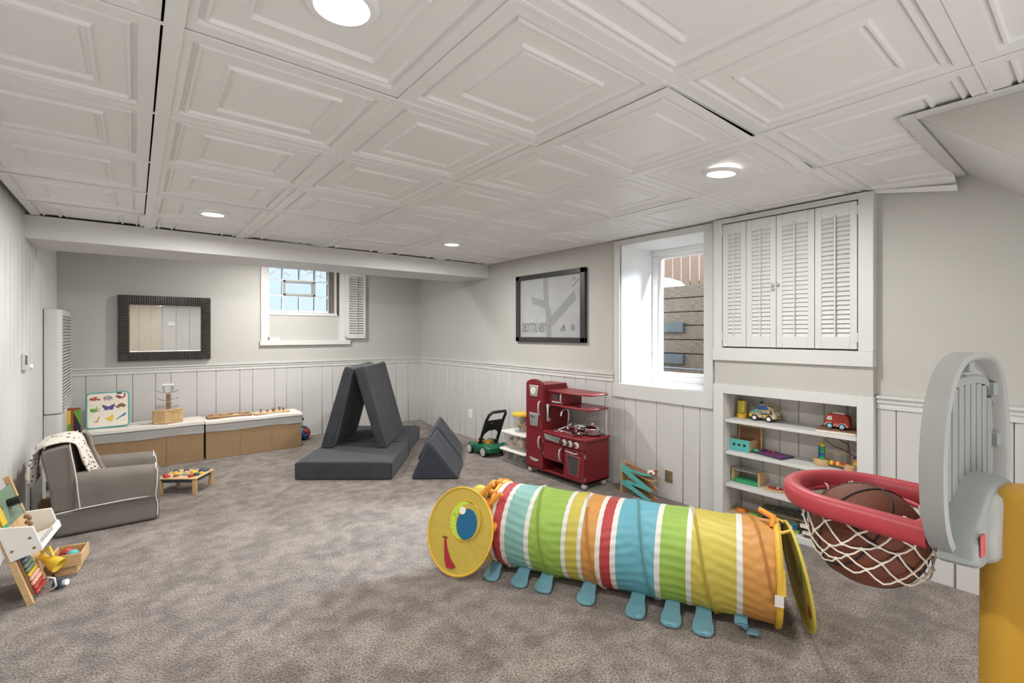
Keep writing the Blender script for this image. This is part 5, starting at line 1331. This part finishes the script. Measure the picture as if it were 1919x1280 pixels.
# path over the back: outside hang, across the top, down to the seat
prof_b = [(-.468, .350), (-.475, .40), (-.468, .46), (-.462, .52), (-.446, .550), (-.405, .562), (-.345, .576), (-.296, .572), (-.276, .545), (-.266, .49), (-.244, .420), (-.214, .345), (-.178, .275), (-.145, .256)]
b = MB(); v = []; NY = 26
for i, (x, z) in enumerate(prof_b):
    for j in range(NY+1):
        t = j/NY; y = 3.975+.40*t+.02*math.sin(i*.6)*(1 if i > 6 else .3)*t+(.035*(i-8)/5*(1-t) if i > 8 else 0)
        f = .007*math.sin(t*15+i*.5)+.006*math.sin(t*29+i*.9)+.004*math.sin(t*47-i)
        if i < 3: y = 4.10+(y-4.155)*.75; f += .010*math.sin(t*20)
        v.append((x+(-f-.004 if i < 5 else (f+.006 if i > 8 else 0)), y, z+(f*.8+.006 if 4 <= i <= 8 else .3*f)))
b.add(v, [(i*(NY+1)+j, i*(NY+1)+j+1, (i+1)*(NY+1)+j+1, (i+1)*(NY+1)+j) for i in range(len(prof_b)-1) for j in range(NY)])
o = b.build('cloth', blk, bkt, smooth=180); so = o.modifiers.new('thick', 'SOLIDIFY'); so.thickness = .010; so.offset = 1; ss = o.modifiers.new('sub', 'SUBSURF'); ss.levels = 1; ss.render_levels = 1
b = MB(); v = []
for i, (x, z) in enumerate(prof_b[7:]):
    for j in range(9):
        t = j/8; y = 4.36+.075*t-.004*i; f = .008*math.sin(t*11+i*.7)
        v.append((x+f+.034, y+.01, z+.4*f-.004))
b.add(v, [(i*9+j, i*9+j+1, (i+1)*9+j+1, (i+1)*9+j) for i in range(len(prof_b)-8) for j in range(8)])
o = b.build('plush_fold', plush, bkt, smooth=180); so = o.modifiers.new('thick', 'SOLIDIFY'); so.thickness = .016; so.offset = 1
b = MB(); b.tube([(-.478, 3.97, .352), (-.486, 4.04, .342), (-.484, 4.12, .346), (-.475, 4.22, .352)], [.014, .018, .017, .012], 8); b.build('brown_hem', plush, bkt, smooth=70)
# white board and crumpled bag behind the chair
wbd = MB().box(XL+.003, XL+.060, 4.62, 4.78, .001, .40).build('white_panel_board', white_paint, bevel=.003)
tag(wbd, 'narrow white board standing on the carpet behind the armchair', 'board')
b = MB(); rr = []
for k, (s_, z) in enumerate(((1, .001), (1.05, .04), (.95, .08), (.8, .115), (.55, .135))):
    rr.append([(-.46+.05*s_*math.cos(a)*(1+.15*math.sin(3*a+k)), 4.45+.045*s_*math.sin(a)*(1+.18*math.cos(4*a+k)), z+.006*math.sin(5*a)*(k > 0)) for a in [2*PI*q/18 for q in range(18)]])
b.ring_loft(rr); tag(b.build('paper_bag', cardboard, smooth=20), 'crumpled brown paper bag on the carpet behind the armchair', 'bag')

# ================================================================ LOW ACTIVITY TABLE
at = thing('activity_table', 'low wooden toddler table with colourful knobs beside the armchair', 'activity table', (.34, 4.6, 0))
Mt = Matrix.Translation((.318, 4.605, 0)) @ Matrix.Rotation(.97, 4, 'Z')
# local axes: length along the edge from (.37,4.39) towards (.51,4.59), depth to the left
L0, L1, W0, W1 = -.120, .130, -.130, .130
P00 = Vector((.372, 4.388, 0)); P10 = Vector((.512, 4.590, 0)); P01 = Vector((.140, 4.560, 0)); P11 = P10+(P01-P00)
def tq(u, w, z): return P00+(P10-P00)*u+(P01-P00)*w+Vector((0, 0, z))
b = MB(); b.ring_loft([[tq(u, w, z) for u, w in ((-.02, -.02), (1.02, -.02), (1.02, 1.02), (-.02, 1.02))] for z in (.118, .130)]); b.build('table_top', maple, at, bevel=.004)
b = MB()
for (u0, w0), (u1, w1) in (((.04, .06), (.96, .06)), ((.04, .94), (.96, .94)), ((.04, .06), (.04, .94)), ((.96, .06), (.96, .94))):
    a, c = tq(u0, w0, .094), tq(u1, w1, .094); dd = (c-a).normalized(); nn = Vector((-dd.y, dd.x, 0))*.005
    b.ring_loft([[a-nn, a+nn, a+nn+up*.024, a-nn+up*.024], [c-nn, c+nn, c+nn+up*.024, c-nn+up*.024]])
b.build('apron', navy_toy, at)
for u, w in ((.05, .05), (.95, .05), (.05, .95), (.95, .95)):
    p_ = tq(u, w, 0); b = MB(); q = math.atan2((P10-P00).y, (P10-P00).x)
    b.box(-.014, .014, -.014, .014, .001, .119, M=Matrix.Translation(p_) @ Matrix.Rotation(q, 4, 'Z')); b.build('leg', birch, at, bevel=.003)
kn = [(.14, .20, .020, red_toy, .022), (.30, .13, .021, navy_toy, .022), (.82, .18, .040, navy_toy, .020), (.42, .22, .018, yellow_paint, .018), (.52, .30, .018, yellow_paint, .020), (.62, .38, .020, yellow_paint, .018), (.30, .42, .015, sage_toy, .010),
      (.44, .50, .016, MATS['cloth_green'], .010), (.60, .55, .018, pink_toy, .014), (.74, .62, .020, navy_toy, .022), (.2, .62, .020, walnut, .016), (.36, .70, .016, yellow_paint, .012), (.12, .82, .024, red_toy, .018), (.52, .80, .020, yellow_paint, .016), (.66, .86, .022, navy_toy, .022), (.24, .92, .02, red_toy, .018), (.82, .45, .016, sage_toy, .012), (.46, .08, .016, yellow_paint, .018)]
for u, w, r, m_, h in kn:
    b = MB(); b.lathe([(r*.95, 0), (r, h*.3), (r*.85, h*.75), (r*.4, h)], tq(u, w, .130), (0, 0, 1), 18); b.build('knob', m_, at, smooth=60)
b = MB(); b.tube([tq(.25, .25, .133), tq(.4, .45, .133), tq(.3, .6, .133), tq(.5, .75, .133)], .004, 6); b.build('track_line', sage_toy, at)

# ================================================================ WOODEN ACTIVITY EASEL BY THE LEFT WALL
ea = thing('activity_easel', 'wooden activity board with white tray and xylophone leaning by left wall', 'activity board', (-.42, 3.2, 0))
E0 = Vector((-.372, 3.085, .0)); EU = Vector((.055, .500, 0)).normalized(); EV = Vector((-.275, .030, .93)).normalized(); EN = EU.cross(EV).normalized()
if EN.x < 0: EN = -EN
def eq(u, v_, h=0): return E0+EU*u+EV*v_+EN*h
def eb(u0, u1, v0, v1, h0, h1, name, m, par=ea, bev=.002):
    b = MB(); b.ring_loft([[eq(u, v_, h) for u, v_ in ((u0, v0), (u1, v0), (u1, v1), (u0, v1))] for h in (h0, h1)]); return b.build(name, m, par, bevel=bev)
eb(-.006, .012, 0.0, .56, -.012, .012, 'side_rail', birch)
eb(.300, .318, 0.0, .56, -.012, .012, 'side_rail', birch)
lowb = eb(.012, .300, .02, .26, -.004, .004, 'lower_board', maple)
upb = eb(.012, .300, .26, .52, -.004, .006, 'upper_board', sage_toy)
eb(.012, .300, .27, .36, .006, .009, 'board_strip', birch, upb)
cols = [red_toy, red_toy, pink_toy, MATS['print_white'], pink_toy, yellow_paint, green_paint, sage_toy, navy_toy, navy_toy]
cols = [red_toy, red_toy, pink_toy, pink_toy, yellow_paint, sage_toy, sage_toy, MATS['toy_blue_grey'] if 'toy_blue_grey' in MATS else mat('toy_blue_grey', (.12, .17, .24), .4, coat=.4), navy_toy, navy_toy]
eb(.035, .050, .03, .25, .004, .012, 'bar_rail', walnut, lowb); 
for k in range(10):
    v0 = .022+.0228*k; wk = .13-.005*k
    bar = eb(.040, .040+wk, v0, v0+.018, .012, .026, 'xylophone_bar', cols[k], lowb, .005)
    for uu in (.058, .040+wk-.018): 
        b = MB(); b.sphere(eq(uu, v0+.009, .026), .004, 8, 6); b.build('bar_pin', steel, bar)
# white tray at mid height
tray = eb(-.012, .205, .250, .262, .005, .110, 'tray_base', white_toy)
b = MB(); b.ring_loft([[eq(-.016, v_, h) for v_, h in ((.225, .0), (.225, .115), (.345, .115), (.395, .0))], [eq(-.004, v_, h) for v_, h in ((.225, .0), (.225, .115), (.345, .115), (.395, .0))]]); sd = b.build('tray_side', white_toy, ea, bevel=.003)
b = MB(); b.ring_loft([[eq(.320, v_, h) for v_, h in ((.225, .0), (.225, .10), (.330, .10), (.36, .0))], [eq(.332, v_, h) for v_, h in ((.225, .0), (.225, .10), (.330, .10), (.36, .0))]]); b.build('tray_side', white_toy, ea, bevel=.003)
for v_, h in ((.25, .09), (.30, .09), (.27, .02)):
    b = MB(); b.lathe([(.006, 0), (.006, .002)], eq(-.016, v_, h), -EU, 10); b.build('screw_cap', walnut, sd)
eb(-.004, .320, .225, .262, .100, .110, 'tray_front', white_toy)
# bead frame and shapes on the upper board
b = MB(); b.tube([eq(.10, .29, .01), eq(.11, .33, .06), eq(.15, .40, .06), eq(.17, .43, .01)], .003, 6); b.tube([eq(.13, .27, .01), eq(.15, .31, .055), eq(.19, .36, .055), eq(.20, .40, .01)], .003, 6); b.build('bead_wire', chrome, upb)
for u, v_, h in ((.105, .315, .045), (.12, .345, .062), (.135, .37, .062), (.16, .325, .055), (.175, .35, .055)):
    b = MB(); b.sphere(eq(u, v_, h), .011, 12, 8); b.build('bead', walnut, upb, smooth=70)
eb(.03, .085, .38, .47, .006, .014, 'yellow_leaf', yellow_paint, upb, .006); eb(.02, .07, .33, .38, .006, .014, 'green_leaf', green_paint, upb, .006)
b = MB(); b.cyl(eq(.19, .45, .006), eq(.19, .45, .05), .020, 14); b.build('dark_cup', black_plastic, upb)
b = MB(); b.lathe([(.030, 0), (.030, .006), (.012, .008)], eq(.12, .48, .006), EN, 18); b.build('round_gear', sage_toy, upb)
# crate, cup and mallet in front
cr = thing('wooden_crate', 'small open wooden crate holding balls beside the activity board', 'crate', (-.25, 3.36, 0))
Mr = Matrix.Translation((-.262, 3.395, .050)) @ Matrix.Rotation(-.15, 4, 'Z')
for q in ((-.07, .06, -.075, .075, 0, .008), (-.07, .06, -.075, -.067, .008, .062), (-.07, .06, .067, .075, .008, .062), (-.07, -.062, -.067, .067, .008, .062), (.052, .06, -.067, .067, .008, .062)):
    MB().box(*q, M=Mr).build('panel', birch, cr, bevel=.002)
MB().box(-.05, .04, -.05, .05, -.049, 0, M=Mr).build('foot_block', birch, cr, bevel=.002)
for k, (dx_, dy_, m_) in enumerate(((-.018, .015, red_toy), (.016, -.028, teal_paint))):
    c = Mr @ Vector((dx_, dy_, .040)); t = thing('toy_ball', ['small red ball in the wooden crate', 'small teal ball in the wooden crate'][k], 'toy ball', c)
    MB().sphere(c, .029, 20, 12).build('shell', m_, t, smooth=180)
cp = thing('yellow_cup', 'yellow plastic toy pitcher lying beside the wooden crate', 'toy cup', (-.29, 3.26, .05))
c0 = Vector((-.318, 3.285, .105)); dv = Vector((.5, -.35, -.35)).normalized()
b = MB(); b.lathe([(.012, -.055), (.016, -.03), (.030, .0), (.036, .035), (.033, .035), (.027, .0), (.010, -.03)], c0, dv, 22, cap=False); b.build('bowl', yellow_paint, cp)
b = MB(); b.tube([c0+up*.03, c0+up*.065-dv*.02, c0-dv*.06+up*.02], .008, 8); b.sphere(c0-dv*.055, .018, 12, 8); b.build('handle', yellow_paint, cp, smooth=70)
ml = thing('toy_mallet', 'dark blue toy cup with white cap on the carpet by the activity board', 'toy cup', (-.30, 3.20, .0))
b = MB(); b.cyl((-.300, 3.200, .022), (-.268, 3.180, .030), .022, 18); b.build('body', navy_toy, ml)
b = MB(); b.cyl((-.268, 3.180, .030), (-.256, 3.172, .033), .014, 16); b.build('cap', white_toy, ml)
b = MB(); b.tube([(-.33, 3.20, .05), (-.325, 3.175, .075), (-.30, 3.16, .07), (-.295, 3.165, .03), (-.31, 3.18, .01)], .004, 6); tag(b.build('rope_loop', white_toy, smooth=70), 'short white loop of rope beside the xylophone', 'rope')

# ================================================================ TOYS ON THE SHELVES
S1, S2, S3, S4 = SZ
t = thing('yellow_cup', 'tall translucent yellow cup at the window end of the top toy shelf', 'cup', (3.25, 1.555, S1))
ycl = mat('yellow_clear', (.55, .42, .05), .3, spec=.5)
b = MB(); b.lathe([(.030, .001), (.033, .004), (.034, .030), (.031, .034)], (3.25, 1.560, S1), (0, 0, 1), 22); b.build('base', yellow_paint, t)
b = MB(); b.lathe([(.030, .032), (.030, .118), (.028, .118), (.028, .034)], (3.25, 1.560, S1), (0, 0, 1), 22, cap=False); b.build('tube', ycl, t)
for yy in (1.575, 1.545): MB().cyl((3.222, yy, S1+.03), (3.222, yy, S1+.038), .006, 10).build('button', walnut, t)
# painted car
cw_ = thing('painted_car', 'multicoloured painted toy car with blue windows on the top toy shelf', 'toy car', (3.24, 1.40, S1))
yy0 = 1.495
def cy_(u): return yy0-u*.175
body = [(0, .035), (.02, .020), (.95, .020), (1.0, .034), (.98, .060), (.90, .068), (.84, .098), (.70, .112), (.48, .115), (.34, .104), (.22, .076), (.05, .064)]
b = MB(); b.prism([(cy_(u), S1+z) for u, z in body], 3.205, 3.285, 'x'); cb_ = b.build('body', mat('car_patchwork', (.50, .42, .28), .35, noise=.75, nscale=28, coat=.5), cw_, bevel=.007, bseg=3)
for pts, m_, nm in (([(.24, .078), (.36, .100), (.46, .106), (.46, .074)], blue_toy, 'window'), ([(.49, .106), (.66, .104), (.72, .082), (.49, .076)], blue_toy, 'window'), ([(.05, .058), (.20, .068), (.45, .066), (.45, .056), (.20, .058), (.06, .050)], teal_paint, 'painted_stripe'),
                    ([(.46, .055), (.75, .055), (.75, .048), (.46, .046)], navy_toy, 'painted_stripe'), ([(.78, .078), (.84, .076), (.85, .052), (.77, .052)], MATS['print_plum'], 'painted_patch'), ([(.32, .046), (.50, .046), (.48, .026), (.36, .026)], MATS['maple_wood'], 'painted_patch'), ([(.58, .046), (.72, .048), (.66, .034)], yellow_paint, 'painted_patch'), ([(.02, .046), (.16, .044), (.10, .026), (.02, .030)], yellow_paint, 'painted_patch'), ([(.45, .115), (.80, .104), (.84, .098), (.70, .110)], walnut, 'painted_patch')):
    b = MB(); b.prism([(cy_(u), S1+z) for u, z in pts], 3.2025, 3.206, 'x'); b.build(nm, m_, cb_, smooth=0)
for u in (.23, .74):
    for x_ in (3.203, 3.287):
        b = MB(); s_ = -1 if x_ < 3.25 else 1; b.lathe([(.0195, -.006), (.0205, 0), (.0195, .005), (.013, .005)], (x_, cy_(u), S1+.021), (s_, 0, 0), 20); w_ = b.build('wheel', black_plastic, cw_)
        MB().lathe([(.013, .004), (.012, .008), (.005, .009)], (x_, cy_(u), S1+.021), (s_, 0, 0), 16).build('hub', white_toy, w_)
b = MB(); b.lathe([(.011, 0), (.010, .010), (.004, .014)], (3.245, cy_(.37), S1+.112), (0, 0, 1), 14); b.build('beacon', navy_toy, cw_)
MB().box(3.225, 3.265, cy_(1.10), cy_(.98), S1+.026, S1+.042).build('tow_block', walnut, cw_, bevel=.003)
# folded book and red camper van
bk_ = thing('board_book', 'flat dark board book with white pages under the red toy van', 'book', (3.24, .99, S1))
Mk = Matrix.Translation((3.225, .985, S1)) @ Matrix.Rotation(.12, 4, 'Z')
MB().box(-.085, .085, -.095, .095, 0.001, .014, M=Mk).build('pages', paper_white, bk_, bevel=.001); MB().box(-.087, .087, -.097, .097, .014, .018, M=Mk).build('cover', walnut, bk_, bevel=.001)
rv_ = thing('red_van', 'small red toy van with light blue wheels on the top toy shelf', 'toy van', (3.22, .99, S1+.018))
zz = S1+.0185
def ry_(u): return 1.052-u*.130
b = MB(); b.prism([(ry_(u), zz+z) for u, z in [(0, .014), (.05, .010), (.97, .010), (1.0, .022), (.98, .062), (.90, .082), (.75, .088), (.25, .090), (.12, .080), (.03, .045)]], 3.190, 3.250, 'x'); vb = b.build('body', red_toy, rv_, bevel=.007, bseg=3)
b = MB(); b.prism([(ry_(u), zz+z) for u, z in [(.12, .052), (.34, .050), (.34, .074), (.18, .074)]], 3.1875, 3.191, 'x'); b.build('window', cream, vb)
b = MB(); b.prism([(ry_(u), zz+z) for u, z in [(.32, .088), (.80, .085), (.78, .094), (.34, .096)]], 3.200, 3.240, 'x'); b.build('roof_rack', cream, vb, bevel=.002)
b = MB(); b.tube([(3.188, ry_(u), zz+z) for u, z in [(.06, .020), (.16, .036), (.30, .036), (.42, .018), (.50, .034), (.56, .018), (.66, .034), (.82, .036), (.94, .018)]], .0022, 6); b.build('white_trim', white_toy, vb)
for u in (.26, .74):
    for x_ in (3.188, 3.252):
        s_ = -1 if x_ < 3.22 else 1
        b = MB(); b.lathe([(.0175, -.005), (.0185, 0), (.0175, .005), (.013, .005)], (x_, ry_(u), zz+.018), (s_, 0, 0), 20); w_ = b.build('wheel', black_plastic, rv_)
        MB().lathe([(.013, .004), (.011, .008), (.004, .009)], (x_, ry_(u), zz+.018), (s_, 0, 0), 16).build('hub', mat('hub_sky', (.25, .52, .62), .5) if 'hub_sky' not in MATS else MATS['hub_sky'], w_)
# second shelf: teal and brown open box
tb = thing('peg_box', 'open wooden box with teal front and three holes on the second toy shelf', 'toy box', (3.25, 1.55, S2))
MB().box(3.180, 3.290, 1.475, 1.482, S2+.001, S2+.075).build('side', birch, tb); MB().box(3.180, 3.290, 1.598, 1.605, S2+.001, S2+.075).build('side', birch, tb)
MB().box(3.180, 3.290, 1.475, 1.605, S2+.001, S2+.007).build('bottom', birch, tb)
fr_ = MB().box(3.172, 3.180, 1.475, 1.605, S2+.001, S2+.078).build('front', teal_paint, tb, bevel=.001)
for yy in (1.577, 1.543, 1.508):
    MB().lathe([(.0085, 0), (.0085, .002)], (3.1725, yy, S2+.042), (-1, 0, 0), 16).build('hole', dark_void, fr_)
MB().box(3.292, 3.302, 1.445, 1.600, S2+.001, S2+.158).build('back_panel', walnut, tb, bevel=.002)
b = MB()
for q in ((1.445, 1.600, .150, .158), (1.445, 1.453, .01, .15), (1.592, 1.600, .01, .15)): b.box(3.284, 3.2925, q[0], q[1], S2+q[2], S2+q[3])
b.build('back_rim', birch, tb)
t = thing('fabric_book', 'purple flat felt book lying on the second toy shelf', 'felt book', (3.23, 1.35, S2))
Mk = Matrix.Translation((3.232, 1.355, S2)) @ Matrix.Rotation(-.25, 4, 'Z')
MB().box(-.065, .065, -.105, .105, .001, .010, M=Mk).build('cover', MATS['charcoal_suede'], t, bevel=.003); MB().box(-.060, .060, -.100, .100, .010, .013, M=Mk).build('page', purple_paint, t, bevel=.001)
b = MB(); b.tube([Mk @ Vector((-.04+.0*math.cos(a), -.018+.022*math.cos(a), .020+.020*math.sin(a))) for a in [2*PI*k/18 for k in range(18)]], .0022, 6, closed=True); tag(b.build('red_ring', red_toy), 'thin red ring toy standing on the purple felt book', 'ring')
b = MB(); b.sphere((3.215, 1.452, S2+.014), .020, 16, 10, sc=(1, 1.2, .7)); tag(b.build('green_lump_toy', green_paint, smooth=180), 'small round green toy next to the teal fronted box', 'toy')
# bead maze
bm_ = thing('bead_maze', 'wooden bead maze with curved wires at the right of the second toy shelf', 'bead maze', (3.24, 1.0, S2))
b = MB(); b.lathe([(.042, .001), (.045, .006), (.043, .034), (.038, .037)], (3.235, 1.075, S2), (0, 0, 1), 24); b.build('base', birch, bm_)
b = MB(); b.lathe([(.030, .001), (.031, .006), (.030, .036), (.026, .038)], (3.19, .915, S2), (0, 0, 1), 24); b.build('base', birch, bm_)
for z, m_, r in ((.046, green_paint, .014), (.066, blue_toy, .014), (.086, green_paint, .015), (.106, green_paint, .013), (.122, yellow_paint, .012)):
    for dx_ in (-.013, .013):
        MB().lathe([(r, -.009), (r*1.05, 0), (r, .009)], (3.235+dx_, 1.075+dx_*.6, S2+z), (0, 0, 1), 12).build('bead', m_ if dx_ < 0 else (blue_toy if m_ is green_paint else m_), bm_)
wire_r = mat('wire_plum', (.12, .025, .02), .35)
b = MB(); b.tube([(3.235, 1.075, S2+.035), (3.235, 1.072, S2+.150), (3.235, 1.060, S2+.175)], .0022, 6); b.build('wire', yellow_paint, bm_)
b = MB(); b.tube([(3.19, .920, S2+.035), (3.19, .918, S2+.10), (3.19, .925, S2+.155), (3.19, .975, S2+.178), (3.20, 1.035, S2+.175), (3.21, 1.045, S2+.155), (3.21, 1.01, S2+.130), (3.20, .96, S2+.120), (3.195, .90, S2+.095)], .0028, 6); b.build('wire', wire_r, bm_, smooth=70)
b = MB(); b.tube([(3.235, 1.055, S2+.04), (3.235, 1.05, S2+.088), (3.225, .97, S2+.085), (3.21, .93, S2+.095)], .0018, 6); b.build('wire', yellow_paint, bm_)
b = MB(); b.tube([(3.235, 1.050, S2+.030), (3.19, .94, S2+.022)], .003, 6); b.build('wire', yellow_paint, bm_)
for yy, m_ in ((1.015, yellow_paint), (1.0, red_toy), (.985, yellow_paint), (.968, red_toy), (.953, red_toy)):
    b = MB(); b.sphere((3.215, yy, S2+.028), .014, 12, 8); b.build('bead', m_, bm_, smooth=70)
for z, m_ in ((.05, yellow_paint), (.066, MATS['orange_paint']), (.082, purple_paint)): MB().lathe([(.013, -.007), (.013, .007)], (3.205, .893, S2+z), (0, 0, 1), 12).build('bead', m_, bm_)
# third shelf: rack toy and oval plate
rk = thing('wooden_rack', 'wooden rack toy with green base and grey net top on third shelf', 'wooden toy', (3.25, 1.52, S3))
MB().box(3.19, 3.28, 1.592, 1.604, S3+.001, S3+.092).build('side', birch, rk, bevel=.002); MB().box(3.19, 3.28, 1.418, 1.430, S3+.001, S3+.092).build('side', birch, rk, bevel=.002)
MB().box(3.185, 3.285, 1.430, 1.592, S3+.001, S3+.024).build('tray', green_paint, rk, bevel=.003)
nm_ = mat('mesh_grey', (.42, .41, .38), .7, noise=.5, nscale=60)
MB().box(3.195, 3.275, 1.430, 1.592, S3+.078, S3+.084).build('top_plate', nm_, rk)
t = thing('oval_plate', 'oval wooden tray with dark red inlay on the third toy shelf', 'tray', (3.22, 1.33, S3))
b = MB(); b.v = []; b.lathe([(.050, .001), (.054, .005), (.052, .010)], (0, 0, 0), (0, 0, 1), 28); b.v = [Vector((3.215+p_.x*.9, 1.335+p_.y*1.25, S3+p_.z)) for p_ in b.v]; b.build('tray', birch, t)
b = MB(); b.lathe([(.036, .010), (.036, .013)], (0, 0, 0), (0, 0, 1), 24); b.v = [Vector((3.215+p_.x*.9, 1.33+p_.y*1.25, S3+p_.z)) for p_ in b.v]; b.build('inlay', red_toy, t)
b = MB(); b.sphere((3.21, 1.315, S3+.018), .006, 10, 8); b.build('peg', white_toy, t)
t = thing('wooden_puzzle', 'pale wooden puzzle board with a yellow piece on the third toy shelf, behind the hoop', 'puzzle', (3.22, 1.02, S3))
MB().box(3.16, 3.28, .90, 1.16, S3+.001, S3+.012).build('board', birch, t, bevel=.002); MB().box(3.18, 3.26, .96, 1.10, S3+.012, S3+.028).build('piece', yellow_paint, t, bevel=.004)
# bottom shelf: orange puzzle and books
t = thing('wooden_puzzle', 'wooden puzzle board with orange and green pieces on the lowest shelf', 'puzzle', (3.22, 1.55, S4))
MB().box(3.15, 3.29, 1.38, 1.605, S4+.001, S4+.012).build('board', birch, t, bevel=.002)
b = MB(); b.sphere((3.215, 1.55, S4+.018), .034, 18, 10, sc=(1, 1.1, .5)); b.build('piece', orange_paint, t, smooth=70)
b = MB(); b.sphere((3.20, 1.46, S4+.014), .028, 18, 10, sc=(1, 1.3, .35)); b.build('piece', MATS['cloth_green'], t, smooth=70)
cover_forest = mat('cover_forest', (.07, .08, .05), .4, noise=.9, nscale=40)
bookspec = [  # y0, y1, x0, x1, z0, h, cover, rz, label
 (1.17, 1.39, 3.13, 3.29, 0, .020, MATS['cloth_green'], .05, 'bright green book lowest in the pile beside the tunnel end'),
 (1.18, 1.38, 3.12, 3.28, .021, .026, MATS['blue_toy'], .10, 'thick blue book with white spine panel in the pile'),
 (1.17, 1.36, 3.13, 3.29, .048, .012, teal_paint, -.05, 'thin teal book in the left pile on the lowest shelf'),
 (1.14, 1.40, 3.12, 3.30, .061, .010, MATS['paper_white'], .12, 'thin white paged magazine below the forest cover'),
 (1.12, 1.40, 3.10, 3.29, .072, .014, cover_forest, .16, 'large book with dark forest cover topmost of the left pile'),
 (.93, 1.13, 3.12, 3.29, 0, .018, MATS['walnut_wood'], .0, 'brown spiral bound book lowest in the right pile'),
 (.92, 1.14, 3.11, 3.28, .019, .018, cream, .06, 'cream book second from the bottom of the right pile'),
 (.93, 1.14, 3.12, 3.29, .038, .016, MATS['espresso_wood'], -.04, 'dark brown book in the middle of the right pile'),
 (.93, 1.15, 3.11, 3.28, .055, .022, MATS['white_toy'], .05, 'white book with pale spine in the right pile'),
 (.94, 1.12, 3.12, 3.28, .078, .012, MATS['blue_toy'], .1, 'thin blue book near the top of the right pile'),
 (.93, 1.10, 3.12, 3.28, .091, .012, MATS['yellow_paint'], -.08, 'thin yellow book topmost of the right pile')]
for y0, y1, x0, x1, z0, h, m_, rz, lb in bookspec:
    cx, cy = (x0+x1)/2, (y0+y1)/2; zz = S4+.0012+z0
    t = thing('book', lb, 'book', (cx, cy, zz), rz, group='books piled on the lowest shelf')
    M4 = WM[t.name]; dx_, dy_ = (x1-x0)/2, (y1-y0)/2
    MB().box(-dx_+.003, dx_-.002, -dy_+.002, dy_-.002, .0015, h-.0025, M=M4).build('pages', paper_white, t)
    b = MB(); b.box(-dx_, dx_, -dy_, dy_, 0, .0015, M=M4); b.box(-dx_, dx_, -dy_, dy_, h-.0025, h-.001, M=M4); b.box(-dx_, -dx_+.002, -dy_, dy_, 0, h-.001, M=M4) if z0 not in (.021, 0) else b.box(-dx_, -dx_+.003, -dy_, dy_, .0, h-.001, M=M4)
    b.build('cover', m_, t)
    if lb.startswith('thick blue'): MB().box(-dx_-.0008, -dx_+.001, -.075, -.045, .003, h-.004, M=M4).build('spine_label', white_toy, t)
    if 'spiral' in lb:
        for k in range(12): 
            c = M4 @ Vector((-dx_, -dy_+.012+k*(2*dy_-.024)/11, h/2)); b = MB(); b.tube([c+Vector((.008*math.cos(a), 0, .008*math.sin(a))) for a in [2*PI*q/10 for q in range(10)]], .0012, 5, closed=True); b.build('spiral_ring', black_plastic, t)
    if 'forest' in lb:
        MB().box(-.03, .05, -dy_+.01, -dy_+.05, h-.001, h-.0002, M=M4).build('cover_patch', MATS['blue_toy'], t); MB().box(-dx_+.002, -dx_+.03, -dy_+.01, dy_-.01, h-.001, h-.0002, M=M4).build('cover_patch', walnut, t)
